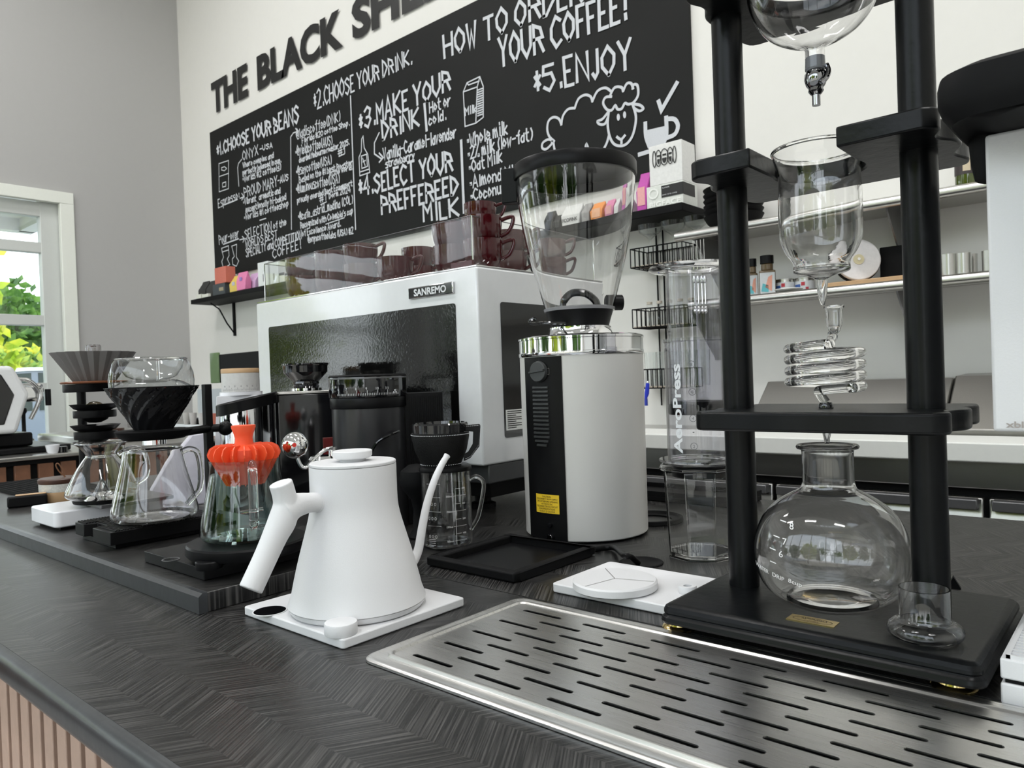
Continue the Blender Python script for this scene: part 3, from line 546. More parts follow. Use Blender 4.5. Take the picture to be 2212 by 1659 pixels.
# ================================================================ REAR PREP TABLE
PY = 2.35
pt = thing('prep_table', 'long stainless prep table with white cutting board and drawers against the back wall', 'counter', (0, 0, 0))
px0, px1 = -6.2, 1.2
M().box(px0, PY+.1, -1.0, px1, WY-.002, .028).build('body', STEEL, pt, .003)
M().box(-3.0, PY, .032-.03, px1, PY+.23, .055).build('cutting_board', PAPER, pt, .004)
M().prismx([(PY+.26, .04), (PY+.26, .07), (WY-.30, .225), (WY-.12, .225), (WY-.12, .04)], oy(1625, 880, PY+.3).x, oy(2040, 880, PY+.3).x).build('lid', STEEL, pt, .004)
M().prismx([(PY+.26, .04), (PY+.26, .07), (WY-.30, .23), (WY-.12, .235), (WY-.12, .04)], oy(2044, 880, PY+.3).x, px1).build('lid', mat('dark_brushed_steel', (.33, .32, .30), .35, 1.0, bs=300), pt, .004)
p = oy(1680, 925, PY+.235); q = M(); q.tube([(p.x-.06, p.y, p.z-.012), (p.x-.055, p.y-.03, p.z+.005), (p.x-.03, p.y-.035, p.z+.012), (p.x+.03, p.y-.035, p.z+.012), (p.x+.055, p.y-.03, p.z+.005), (p.x+.06, p.y, p.z-.012)], .006, 10); q.build('lid_handle', CHR, pt)
M().box(-3.0, PY+.03, -.075, px1, PY+.11, .0).build('front_rail', STEEL, pt, .004)
M().box(px0, PY+.06, -.99, px1, PY+.11, -.075).build('drawer_recess', BLKM, pt, smooth=False)
edges = [oy(x, 1060, PY+.02).x for x in (1000, 1665, 1673, 2121, 2134, 2600)]
for a, b in ((edges[0], edges[1]), (edges[2], edges[3]), (edges[4], px1)):
    for z1 in (-.10, -.40):
        dr = M().prismx([(PY+.02, z1-.07), (PY+.02, z1-.27), (PY+.08, z1-.27), (PY+.08, z1), (PY+.035, z1), (PY+.035, z1-.045)], a, b).build('drawer', STEEL, pt, .004)
        M().box(a+.01, PY+.005, z1-.03, b-.01, PY+.04, z1-.002).build('drawer_pull', GREYM, dr, .003)
# steel backsplash-like undershelf items by the wall at the rear table
p = oy(1400, 850, WY-.25); mm = mpp(p)
t = thing('brush', 'blue-handled brush hanging beside the bottom wire basket', 'brush', p)
M().tube([(0, 0, 22*mm), (-3*mm, 0, 0), (-6*mm, 0, -10*mm)], [4*mm, 5*mm, 3*mm], 10).build('handle', cc('blue_plastic', (.01, .03, .5)), t); M().cyl((-6*mm, 0, -10*mm), (-7*mm, 0, -26*mm), 4*mm, 5*mm, 10).build('bristles', cc('blue_bristle', (.02, .04, .35)), t)
M().sph((0, 0, 24*mm), 3.5*mm, 10, 8).build('hang_loop', CHR, t)
# ================================================================ FAR LEFT REAR THINGS
def bxpx(name, label, cat, x0, x1, ytop, y, z, dep, m, bev=.006):
    a = oy(x0, ytop, y); b = oy(x1, ytop, y); c_ = oy((x0+x1)/2, ytop, y)
    return tag(M().box(a.x, y, z, b.x, y+dep, c_.z).build(name, m, None, bev), label, cat)
bxpx('microwave', 'black appliance with a steel handle against the back wall behind the espresso machine', 'appliance', 472, 600, 760, WY-.45, .028+.28, .4, BLKM)
bxpx('steel_cabinet', 'pale grey cabinet below the black appliance at the back wall', 'cabinet', 425, 600, 838, WY-.5, .03, .45, cc('pale_grey_panel', (.42, .45, .47)))
bxpx('painted_reflection_panel', 'narrow bright panel with a painted greenery reflection beside the black appliance', 'panel', 452, 470, 762, WY-.46, .308, .02, leafmat('painted_leaf_reflection', (.25, .36, .18), (.6, .65, .58)))  # reflected greenery is painted into the panel's colour with leaf noise
bxpx('dark_crate', 'dark low crate on the rear table behind the white box', 'crate', 395, 470, 905, 2.42, .03, .1, BLKM)
for i, (px, c) in enumerate(((403, (.5, .48, .45)), (417, (.55, .52, .5)), (436, (.6, .58, .56)), (462, (.5, .15, .1)))):
    p = oy(px, 900, 2.38); p.z = .03; mm = mpp(p)
    t = tag(M().shell([(6*mm, 0), (8*mm, 26*mm)], .003, 20).build('tumbler', cc('tumbler%d' % i, c)), ('grey tumbler at the left end of the far row', 'pale grey tumbler, second in the far row', 'off-white tumbler, third in the far row', 'red-brown tumbler at the right end of the far row')[i], 'cup'); t.location = p
# ================================================================ L-SHAPED FAR COUNTER + HEX MACHINE
LX = -3.83
lc = thing('far_counter', 'far steel-topped counter with wooden slat front beside the window', 'counter', (0, 0, 0))
M().box(-5.0, -1.6, -.018, LX, 2.1, 0).build('steel_top', STEEL, lc, .004)
M().box(-4.95, -1.55, -1.05, LX-.05, 2.05, -.019).build('backing', BLKM, lc, smooth=False)
M().box(LX-.05, -1.55, -.040, LX-.03, 2.05, -.019).build('trim_strip', BLKM, lc, smooth=False)
q = M(); y = -1.5
while y < 2.0: q.box(LX-.05, y, -1.03, LX-.03, y+.062, -.041); y += .094
q.build('slat_panel', WOOD, lc, .002)
tag(M().box(-4.95, 1.45, .001, -4.2, 1.95, .045).build('steel_pan', STEEL, None, .01), 'steel rimmed drain pan on the far counter near the window', 'pan')
hx = -4.02
hm = thing('espresso_machine', 'white hexagonal espresso machine with black side panel on the far counter', 'coffee machine', (0, 0, 0))
P = lambda px, py: (lambda q: (q.y, q.z))(ox(px, py, hx))
y2, z2 = P(28, 790); yr, zr = P(65, 850); yb_, zb = P(38, 936)
wdt = .47
hexp = [(y2, z2), (yr, zr), (yb_, zb), (yb_-wdt, zb-.0), (yr-wdt-.12, zr), (y2-wdt, z2)]
M().prismx(hexp, hx-.75, hx).build('side_panel', WLAQ, hm, .02, bseg=4)
cy_, cz_ = sum(a for a, b in hexp)/6, sum(b for a, b in hexp)/6
inn = [(cy_+(a-cy_)*.79, cz_+(b-cz_)*.75) for a, b in hexp]
M().prismx(inn, hx-.01, hx+.004).build('inset_panel', BLKG, hm, .01)
q = M()
for k in range(14):
    a = random.uniform(.6, 5.6); r0, r1 = .012, random.uniform(.03, .06); cyy, czz = cy_+.12, cz_+.02
    P3 = [(cyy+cos(a)*(r0+(r1-r0)*t)+.006*sin(t*5+k), czz+sin(a)*(r0+(r1-r0)*t)) for t in (0, .3, .6, 1)]; ribbon(q, P3, .008, lambda u, v: (hx+.0055, u, v))
q.build('flower_mark', WINK, hm, smooth=False)
M().box(hx-.7, cy_-.26, .032, hx-.05, yr+.02, zb-.001).build('base', BLK, hm, .01)
M().box(hx-.74, cy_-.3, 0.001, hx+.02, yr+.16, .03).build('drip_base', BLK, hm, .008)
a, b, c_ = ox(62, 822, hx-.1), ox(86, 850, hx-.1), ox(66, 905, hx-.1)
M().tube(smooth_pts([(hx-.1, y2+.02, a.z+.01), (hx-.1, a.y, a.z), (hx-.1, b.y, b.z+.01), (hx-.1, b.y-.01, b.z-.05), (hx-.1, c_.y, c_.z)], 6), .010, 12).build('steam_wand', CHR, hm)
M().box(hx-.35, yr-.06, zr-.04, hx-.12, yr+.10, zr+.05).build('group_head', CHR, hm, .02)
M().cyl((hx-.1, b.y+.035, b.z+.02), (hx-.1, b.y+.035, b.z-.06), .013).build('steam_knob', BLK, hm)
for yy in (cy_-.2, cy_+.2): M().cyl((hx-.2, yy, -.0), (hx-.2, yy, .034), .02).build('foot', BLK, hm)
f = Fr(53, 955, 0.001); t = f.thing('tamper', 'black tamper stand beside the white hexagonal machine', 'tamper')
M().lathe([(0, 0), (17, 0), (17, 6), (8, 12), (4, 20), (4, 60), (7, 66), (6, 74), (0, 75)], 20).build('handle', BLK, t, scale=f.m)
M().lathe([(17.5, 2), (18.5, 2), (18.5, 6), (17.5, 6)], 24, closed=True).build('base_ring', CHR, t, scale=f.m)
f = Fr(114, 979, 0.001); t = tag(M().shell([(9, 0), (11, 4), (14, 18)], 1.2, 28).build('ramekin', WHITE2, scale=f.m), 'small white cup on the steel edge of the far counter', 'cup'); t.location = f.p
f = Fr(136, 977, 0.001); t = tag(M().lathe([(0, 0), (9, 0), (9, 12), (7, 13), (0, 13)], 24).build('small_jar', BLKG, scale=f.m), 'tiny black jar right of the small white cup', 'jar'); t.location = f.p
# ================================================================ BAR COUNTER
def counter_mat(name, base, line, rough, herr=True):
    m = bpy.data.materials.new(name); m.use_nodes = True; n = m.node_tree.nodes; l = m.node_tree.links; p = n['Principled BSDF']
    tc = n.new('ShaderNodeTexCoord'); sp = n.new('ShaderNodeSeparateXYZ'); l.new(tc.outputs['Object'], sp.inputs[0])
    outs = []
    for ang in (32, -32):
        mp = n.new('ShaderNodeMapping'); mp.inputs['Scale'].default_value = (560, 9, 1); rt = n.new('ShaderNodeVectorRotate'); rt.rotation_type = 'Z_AXIS'; rt.inputs['Angle'].default_value = math.radians(ang)
        l.new(tc.outputs['Object'], rt.inputs[0]); l.new(rt.outputs[0], mp.inputs[0]); nz = n.new('ShaderNodeTexNoise'); nz.inputs['Scale'].default_value = 1; nz.inputs['Detail'].default_value = 2; l.new(mp.outputs[0], nz.inputs[0]); outs.append(nz.outputs[0])
    a = n.new('ShaderNodeMath'); a.operation = 'MULTIPLY'; a.inputs[1].default_value = 1/.11; l.new(sp.outputs[1], a.inputs[0])
    fr = n.new('ShaderNodeMath'); fr.operation = 'FRACT'; l.new(a.outputs[0], fr.inputs[0])
    gt = n.new('ShaderNodeMath'); gt.operation = 'GREATER_THAN'; gt.inputs[1].default_value = .5; l.new(fr.outputs[0], gt.inputs[0])
    mx = n.new('ShaderNodeMix'); mx.data_type = 'FLOAT'; l.new(gt.outputs[0], mx.inputs[0]); l.new(outs[0], mx.inputs[2]); l.new(outs[1] if herr else outs[0], mx.inputs[3])
    big = n.new('ShaderNodeTexNoise'); big.inputs['Scale'].default_value = 9; l.new(tc.outputs['Object'], big.inputs[0])
    r = n.new('ShaderNodeValToRGB'); r.color_ramp.elements[0].position = .45; r.color_ramp.elements[0].color = (*base, 1); r.color_ramp.elements[1].position = .72; r.color_ramp.elements[1].color = (*line, 1)
    l.new(mx.outputs[0], r.inputs[0]); m2 = n.new('ShaderNodeMix'); m2.data_type = 'RGBA'; m2.blend_type = 'MULTIPLY'; m2.inputs[0].default_value = .5
    l.new(r.outputs[0], m2.inputs[6]); l.new(big.outputs[0], m2.inputs[7]); l.new(m2.outputs[2], p.inputs['Base Color'])
    p.inputs['Roughness'].default_value = rough; b = n.new('ShaderNodeBump'); b.inputs['Strength'].default_value = .25; b.inputs['Distance'].default_value = .0006; l.new(mx.outputs[0], b.inputs['Height']); l.new(b.outputs[0], p.inputs['Normal'])
    return m
CTM = counter_mat('herringbone_laminate', (.007, .007, .007), (.10, .096, .092), .34)
EDGE = mat('worn_counter_edge', (.030, .032, .035), .3, bump=.5, bs=30, vary=.35, coat=.1)
bar = thing('bar_counter', 'dark herringbone laminate bar counter with worn rounded edge and slat front', 'counter', (0, 0, 0))
BX0, BX1, BY0, BY1 = -2.49, 1.3, .234, 1.54
M().box(BX0, BY0+.012, -.035, BX1, BY1, 0).build('worktop', CTM, bar, smooth=False)
e = [(BY0+.0125, -.0002)]+[(BY0+.012-.012*sin(a), -.012+.0118*cos(a)) for a in [pi/2*k/6 for k in range(1, 7)]]+[(BY0, -.024), (BY0+.006, -.034), (BY0+.0125, -.035)]
M().prismx(e, BX0, BX1).build('front_edge', EDGE, bar)
M().box(BX0+.02, BY0+.03, -1.06, BX1, BY1-.02, -.036).build('carcass', BLKM, bar, smooth=False)
q = M(); x = BX0+.02
while x < BX1-.05: q.box(x, BY0+.022, -1.05, x+.0250, BY0+.03, -.036); x += .0385
q.build('slat_panel', cc('pale_oak_slat', (.46, .31, .24), .45), bar, .0015)
M().box(-1.9, .995-.28, .00005, BX1, .9965-.28, .0004).build('worktop_seam', INK, bar, smooth=False)
# raised platform
sb = thing('raised_board', 'low raised black board under the scales and grinders at the left of the bar', 'board', (0, 0, 0))
SX1 = -.900; SLZ = .025
M().box(-2.485, .442, .0003, SX1, .76, SLZ).build('board_top', CTM, sb, .001)
M().prismx([(.431, .0003), (.4425, .0003), (.4425, .0252), (.436, .0252), (.431, .021)], -2.485, SX1).build('edge_band', EDGE, sb)
# ================================================================ SLOTTED DRIP TRAY
TX0, TX1, TY0, TY1 = -.612, .25, .455, .703
tr = thing('drip_tray', 'brushed stainless drip tray with staggered slots set on the bar', 'tray', (0, 0, 0))
trm = bpy.data.materials.new('brushed_tray_steel'); trm.use_nodes = True; n = trm.node_tree.nodes; l = trm.node_tree.links; p = n['Principled BSDF']
tc = n.new('ShaderNodeTexCoord'); mp = n.new('ShaderNodeMapping'); mp.inputs['Scale'].default_value = (10, 1100, 10); nz = n.new('ShaderNodeTexNoise'); nz.inputs['Scale'].default_value = 1; nz.inputs['Detail'].default_value = 3
l.new(tc.outputs['Object'], mp.inputs[0]); l.new(mp.outputs[0], nz.inputs[0])
mr = n.new('ShaderNodeMapRange'); mr.inputs[3].default_value = .22; mr.inputs[4].default_value = .36; l.new(nz.outputs[0], mr.inputs[0]); l.new(mr.outputs[0], p.inputs['Roughness'])
rr = n.new('ShaderNodeValToRGB'); rr.color_ramp.elements[0].color = (.60, .59, .575, 1); rr.color_ramp.elements[1].color = (.80, .79, .77, 1); l.new(nz.outputs[0], rr.inputs[0]); l.new(rr.outputs[0], p.inputs['Base Color'])
p.inputs['Metallic'].default_value = 1; b = n.new('ShaderNodeBump'); b.inputs['Strength'].default_value = .35; b.inputs['Distance'].default_value = .0003; l.new(nz.outputs[0], b.inputs['Height']); l.new(b.outputs[0], p.inputs['Normal'])
# slotted plate built strip by strip so every slot is a real opening
PX0, PX1, PYA, PYB, PZ = TX0+.022, TX1, TY0+.020, TY1-.020, .0052
pl = M(); sw, slen, pitch = .0058, .055, .0853
rows = [(.490+.0214*k, -.570+(0.0 if k % 2 == 0 else .0415)) for k in range(9)]
def quad(x0, y0, x1, y1):
    if x1-x0 > 1e-6 and y1-y0 > 1e-6: pl.box(x0, y0, PZ-.0012, x1, y1, PZ)
ycur = PYA
for (yc, xs0) in rows:
    if yc-sw/2 > PYB: break
    quad(PX0, ycur, PX1, yc-sw/2); xc = PX0; xs = xs0; segs = []
    while xs < PX1-.06:
        segs.append((xs, xs+slen)); xs += pitch
    for a, b in segs:
        quad(xc, yc-sw/2, a, yc+sw/2); xc = b
        for cx, s in ((a+sw/2, -1), (b-sw/2, 1)):   # rounded ends
            for sy in (-1, 1):
                P = [(cx+s*sw/2, yc+sy*sw/2)]+[(cx+s*sw/2*cos(t), yc+sy*sw/2*sin(t)) for t in [pi/2*k/4 for k in range(5)]]
                pl.prism(P if s*sy > 0 else P[::-1], PZ-.0012, PZ)
    quad(xc, yc-sw/2, PX1, yc+sw/2); ycur = yc+sw/2
quad(PX0, ycur, PX1, PYB)
po = pl.build('slotted_plate', trm, tr, smooth=False)
rim = M(); R1 = rrect(TX0, TY0, TX1+.05, TY1, .016, 6); 
def ring(prof):
    vs = []; n = len(R1)
    rings = [rrect(TX0+i, TY0+i, TX1+.05-i, TY1-i, max(.016-i*.3, .006), 6) for i, z in prof]
    for rg, (i, z) in zip(rings, prof): vs += [(x, y, z) for x, y in rg]
    fs = []
    for k in range(len(prof)-1):
        for i in range(n): j = (i+1) % n; fs.append((k*n+i, k*n+j, (k+1)*n+j, (k+1)*n+i))
    return vs, fs
rim.add(*ring([(0, .0006), (0, .0030), (.0015, .0042), (.004, .0045), (.006, .0036), (.015, .0036), (.0168, .0042), (.0175, .0068), (.019, .0072), (.0205, .0068), (.0222, .0052), (.0235, .0050), (.024, .001)]))
rim.build('rim', trm, tr, ang=50)
M().box(TX0+.01, TY0+.01, .0004, TX1, TY1-.01, .0012).build('well', mat('dark_drip_well', (.02, .02, .02), .3, .5), tr, smooth=False)
# ================================================================ WHITE KETTLE + BASE
KX, KY = -.733, .546
kb = thing('heating_base', 'flat white heating base under the gooseneck kettle', 'kettle base', (0, 0, 0))
M().prism(rrect(-.851, .463, -.650, .644, .004), .0005, .0110).build('plate', WPOW, kb, .0015)
kp = oz(583, 1320, .0111); M().lathe([(.0, 0), (.0185, 0), (.0185, .0006), (0, .0006)], 40, kp.x, kp.y).build('display', BLKG, kb).location.z = .0111
M().lathe([(.0185, 0), (.0200, 0), (.0200, .0008), (.0185, .0008)], 40, kp.x, kp.y, closed=True).build('display_ring', WHITE, kb).location.z = .0110
kn = oz(737, 1368, .0111); M().lathe([(0, 0), (.0172, 0), (.0176, .001), (.0176, .0112), (.017, .0124), (0, .0127)], 48).build('knob', WPOW, kb).location = (kn.x, kn.y, .0113)
kt = thing('kettle', 'matte white gooseneck electric kettle standing on its square base', 'kettle', (KX, KY, .0117))
m_ = mpp((KX, KY, .0117))
def zat(x, y, py):  # height over a point for an image row
    a = Vector((x, y, 0))-CAM; k = (H/2-py)/FPX
    return (k*a.dot(cF)-a.dot(cU))/(cU.z-k*cF.z)
kz = [(145.5, 1306), (142, 1288), (138, 1270), (132, 1243), (126, 1218), (118.5, 1190), (110, 1160), (103, 1135), (97.5, 1114), (94, 1097), (92.6, 1082), (92.2, 1062), (92.2, 1030), (92.2, 1007)]
zz = lambda py: zat(KX, KY, py)-.0117
prof = [(0, .0), (136*m_, .0), (139*m_, .0008), (143*m_, .0035)]
M().lathe(prof+[(145*m_, .0072), (0, .0072)], 96).build('foot_ring', WHITE, kt)
pr = [(0, .0076), (145*m_, .0076), (146*m_, .0085)]+[(r*m_, zz(y)) for r, y in kz if zz(y) > .015]
M().lathe(pr+[(92*m_, zz(1003)), (0, zz(1003))], 96).build('body', WPOW, kt)
lz_ = zz(1002)
M().lathe([(0, lz_), (91*m_, lz_), (92*m_, lz_+.0012), (91.5*m_, lz_+.0028), (90*m_, lz_+.0036), (0, lz_+.0036)], 96).build('lid', WHITE, kt)
M().lathe([(0, lz_+.003), (26*m_, lz_+.003), (28*m_, lz_+.006), (38*m_, lz_+.0075), (41.5*m_, lz_+.010), (42*m_, lz_+.0155), (40*m_, lz_+.0165), (0, lz_+.0155)], 48).build('lid_knob', WPOW, kt)
K = lambda px, py: (lambda q: (0, q.y-KY, q.z-.0117))(ox(px, py, KX))
st, en = K(611, 1047), K(541, 1268); J = K(636, 1100); c1 = K(706, 1085); c0 = K(672, 1086)
rH = 24.5*m_
h = M()
# handle: swept outer grip and the neck that flows into it
gp = smooth_pts([K(606, 1043), K(613, 1066), K(617, 1092), K(610, 1124), K(595, 1156), K(569, 1214), K(541, 1274)], 8)
h.tube(gp, [rH*(.93+.2*math.exp(-((k-24)/9)**2)) for k in range(len(gp))], 28)
nk = smooth_pts([K(612, 1108), K(636, 1093), K(668, 1086), K(688, 1085)], 8); N = len(nk)
h.tube(nk, [rH*(1.25-.42*min(1, k/(N*.62))) for k in range(N)], 28)
ho = h.build('handle', WPOW, kt)
rm = ho.modifiers.new('blend', 'REMESH'); rm.mode = 'VOXEL'; rm.voxel_size = .0009; rm.use_smooth_shade = True
sm = ho.modifiers.new('smooth', 'SMOOTH'); sm.iterations = 10; sm.factor = .6
M().tube([K(684, 1086), K(722, 1082)], rH*.86, 32).build('handle_collar', WPOW, kt)
sp = smooth_pts([K(880, 1232), K(893, 1212), K(904, 1186), K(912, 1140), K(922, 1090), K(937, 1042), K(952, 1008), K(966, 984)], 8); N = len(sp)
s_ = M().tube(sp, [m_*1.04*(11.5-4.5*k/(N-1)) if k < N-4 else m_*(7.2+.4*(k-N+4)) for k in range(N)], 20); s_.build('spout', WPOW, kt)
# ================================================================ SMALL COFFEE CRUMB
f = Fr(995, 1296, 0.0); t = tag(M().add([(-6, 0, 0.3), (-2, -3, .3), (2, 0, .3), (7, -3, .3), (5, 3, .3), (0, 3, .3), (-2, 0, 4), (3, 0, 5)], [(0, 1, 6), (1, 2, 6), (2, 3, 7), (3, 4, 7), (4, 5, 7), (5, 0, 6), (5, 6, 7), (2, 7, 6)]).build('crumb', cc('tan_crumb', (.75, .6, .42)), scale=f.m), 'tiny tan crumb on the bar beside the kettle base', 'crumb'); t.location = f.p
# ================================================================ BLACK SQUARE TRAY, GROMMET, CABLE
q = thing('black_tray', 'shallow black rectangular tray lying between the glass mug and grinder', 'tray', (0, 0, 0))
a = M(); X0, X1, Y0, Y1 = -.838, -.664, .752, .945
a.box(X0, Y0, .0008, X1, Y0+.014, .014).box(X0, Y1-.014, .0008, X1, Y1, .014).box(X0, Y0+.014, .0008, X0+.014, Y1-.014, .014).box(X1-.014, Y0+.014, .0008, X1, Y1-.014, .014)
a.build('rim', BLKM, q, .0025); M().box(X0+.012, Y0+.012, .0006, X1-.012, Y1-.012, .003).build('floor_panel', BLK, q, smooth=False)
f = Fr(1385, 1216, 0.0); t = f.thing('cable_grommet', 'round black cable grommet set in the bar beside the grinder', 'grommet')
M().lathe([(0, .3), (46, .3), (48, 1.5), (46, 3.2), (38, 3.2), (36, 2), (0, 2)], 48).build('cap', BLKM, t, scale=f.m)
# ================================================================ LARGE WHITE GRINDER
f = Fr(1268, 1147, 0.0); g = f.thing('coffee_grinder', 'tall white cylindrical grinder with clear bean hopper beside the espresso machine', 'grinder'); s = f.m
M().lathe([(0, 0), (120, 0), (122, 2), (122, 6), (0, 6)], 64).build('foot', BLK, g, scale=s)
M().lathe([(0, 5), (129, 5), (130.5, 7), (132, 378), (0, 378)], 96).build('body', mat('cream_white_paint', (.58, .57, .545), .3, bump=.05, bs=600, vary=.01), g, scale=s)
for a0, a1, z0, z1, r0, nm, mt_ in ((-152, -107, 6, 377, 131.2, 'side_panel', BLK),):
    M().lathe([(r0-2, z0), (r0+1.3, z0), (r0+2.0, z1), (r0-2, z1)], 24, closed=True, a0=math.radians(a0), a1=math.radians(a1)).build(nm, mt_, g, scale=s)
M().lathe([(0, 378), (133, 378), (134, 380), (134, 386), (132.5, 387), (132.5, 412), (134, 413), (134, 417), (128, 420), (0, 420)], 96).build('chrome_band', CHR, g, scale=s)
M().lathe([(0, 418), (78, 418), (70, 424), (66, 434), (66, 440), (0, 440)], 64).build('neck', CHR, g, scale=s)
M().lathe([(0, 436), (60, 436), (62, 440), (66, 455), (71, 470), (72, 474), (0, 474)], 64).build('collar', BLK, g, scale=s)
hp = M().shell([(60, 474), (71, 474), (74, 482), (92, 545), (104, 590), (116, 650), (123, 700), (127, 740), (128, 762)], 2.6, 72); hp.build('hopper', GLB, g, scale=s)
M().lathe([(71, 474), (76, 474), (77, 480), (72, 482)], 64, closed=True).build('hopper_ring', mat('grey_plastic_ring', (.2, .2, .21), .2), g, scale=s)
M().lathe([(0, 778), (124, 778), (124, 757), (131, 757), (132, 760), (132, 784), (130, 787), (0, 787)], 96).build('hopper_lid', BLK, g, scale=s)
M().prism([(-158, -14), (-124, -22), (-124, 14), (-158, 6)], 712, 786).build('lid_clip', BLK, g, .0015, scale=s)
q = M(); q.tube(smooth_pts([(-34, -20, 478), (-32, -20, 496), (-14, -20, 512), (14, -20, 510), (34, -20, 494), (38, -20, 478)], 5), [7, 8, 8, 7, 7, 8, 8, 8, 8, 8, 8, 8, 8, 8, 8, 8, 8, 8, 8, 8, 8, 8, 8, 8, 8, 8][:26], 10).build('slider_handle', BLKG, g, scale=s)
M().cyl((60, 20, 492), (92, 30, 492), 17, None, 24).build('side_knob', BLK, g, scale=s)
q = M(); q.tube(smooth_pts([(-30, -62, 446), (-70, -70, 448), (-98, -66, 447), (-104, -66, 453), (-96, -66, 458), (-90, -66, 455)], 4), 3.2, 8).build('shutter_lever', BLKG, g, scale=s)
def cylmap(r, phi0, z0):  # u along arc (px), v up (px)
    return lambda u, v: (r*sin(phi0+u/r), -r*cos(phi0+u/r), z0+v)
ph = math.radians(-39.5); cm = cylmap(135, ph, 347); q = M()
n = 40; P = [cm(22*cos(2*pi*i/n), 22*sin(2*pi*i/n)) for i in range(n)]; P2 = [cylmap(142, ph, 347)(20*cos(2*pi*i/n)*142/135, 20*sin(2*pi*i/n)) for i in range(n)]
q.add(P+P2, [(i, (i+1) % n, n+(i+1) % n, n+i) for i in range(n)]+[tuple(range(n, 2*n))])
di = q.build('dial', mat('dark_grey_dial', (.035, .037, .037), .35), g, .0006, scale=s)
q = M(); a = cylmap(147, ph, 347); b = cylmap(141, ph, 347); P = [b(-21, -4), b(21, 1), b(21, 6), b(-21, 1), a(-20, -3), a(20, 1.5), a(20, 5), a(-20, 0)]
q.add(P, [(4, 5, 6, 7), (0, 1, 5, 4), (1, 2, 6, 5), (2, 3, 7, 6), (3, 0, 4, 7)]).build('dial_grip', mat('dark_grey_dial', (.035, .037, .037)), di, scale=s)
q = M()
for k in range(15):
    z = 195+k*8.4; hw = 21 if k > 1 else (18 if k == 1 else 13)
    a = cylmap(136, ph, z); b = cylmap(132.5, ph, z)
    q.add([b(-hw, 0), b(hw, 0), b(hw, 5.2), b(-hw, 5.2), a(-hw, .6), a(hw, .6), a(hw, 4), a(-hw, 4)], [(4, 5, 6, 7), (0, 1, 5, 4), (1, 2, 6, 5), (2, 3, 7, 6), (3, 0, 4, 7)])
q.build('vent_louvres', mat('dark_grey_dial', (.035, .037, .037)), g, scale=s)
a = cylmap(134.2, math.radians(-35), 60); q = M()
U0, U1 = -33, 27; q.add([a(U0+(U1-U0)*i/8, zz_) for zz_ in (0, 38) for i in range(9)], [(i, i+1, i+10, i+9) for i in range(8)]).build('caution_label', YEL, g, scale=s)
q = M(); a = cylmap(134.6, math.radians(-35), 60)
for k, tx in enumerate(('CAUTION', 'DISCONNECT FROM SUPPLY', 'CIRCUIT BEFORE OPENING', 'ATTENTION', 'DECONNECTER DU CIRCUIT', "D'ALIMENTATION", 'AVANT D OUVRIR')):
    wd = 54 if len(tx) > 16 else 2.6*len(tx)+4; zc = 32-k*5; text(q, tx, lambda u, v, wd=wd, zc=zc: a(-3-wd/2+wd*u, zc+3.6*v))
q.build('label_lettering', INK, g, smooth=False, scale=s)
a = cylmap(135, math.radians(-33), 0)
q = M()
for zc, r_ in ((37, 5), (12, 9)):
    c_ = Vector(a(0, zc)); dd = Vector((c_.x, c_.y, 0)).normalized(); q.cyl(c_-dd*3, c_+dd*3, r_, r_*.9, 24)
q.build('switch', BLKG, g, scale=s)
q = M()
c_ = Vector(a(0, 12)); dd = Vector((c_.x, c_.y, 0)).normalized(); q.cyl(c_+dd*2.5, c_+dd*4, 6, 5.5, 20); q.build('fuse_cap', CHR, g, scale=s)
q = M()
for k, tx in ((-24, 'I'), (22, 'O')):
    aa = cylmap(134.4, ph, 345); aa2 = aa; ribbon(q, [(k-3, -4), (k+3, -4), (k+3, 8), (k-3, 8), (k-3, -4)], .8, aa2)
q.build('dial_marks', GREY, g, smooth=False, scale=s)
# cable from grinder to grommet
A = oz(1285, 1186, .004); B = oz(1325, 1183, .006); Cc = oz(1362, 1202, .02); Dd = oz(1378, 1216, .004)
t = tag(M().tube(smooth_pts([A, B, oz(1348, 1200, .022), Cc, Dd], 6), .0042, 12).build('power_cable', BLK), 'black power cable arching from the white grinder into the grommet', 'cable')
f = Fr(1406, 1124, 0.0); t = tag(M().lathe([(46, .3), (68, .3), (69, 2), (68, 9), (64, 10), (60, 4), (46, 3)], 56, closed=True).build('ring_mat', BLKM, scale=f.m), 'round black ring mat on the bar behind the white grinder', 'mat'); t.location = f.p
q = thing('rubber_tray', 'black rubber tray at the back edge of the bar behind the white grinder', 'tray', (0, 0, 0))
M().box(-.93, 1.405, .0006, -.64, 1.525, .012).build('mat_base', BLKM, q, .002)
w_ = M(); w_.box(-.93, 1.405, .012, -.64, 1.413, .022).box(-.93, 1.517, .012, -.64, 1.525, .022).box(-.648, 1.413, .012, -.64, 1.517, .022).box(-.93, 1.413, .012, -.922, 1.517, .022); w_.build('raised_lip', BLKM, q)
f = Fr(2060, 1270, 0.0); t = tag(M().prismy([(-12, .3), (14, .3), (0, 26)], -8, 8).build('wedge', BLKM, scale=f.m), 'small black triangular wedge on the bar behind the drip tower', 'wedge'); t.location = f.p; t.rotation_euler.z = f.rot
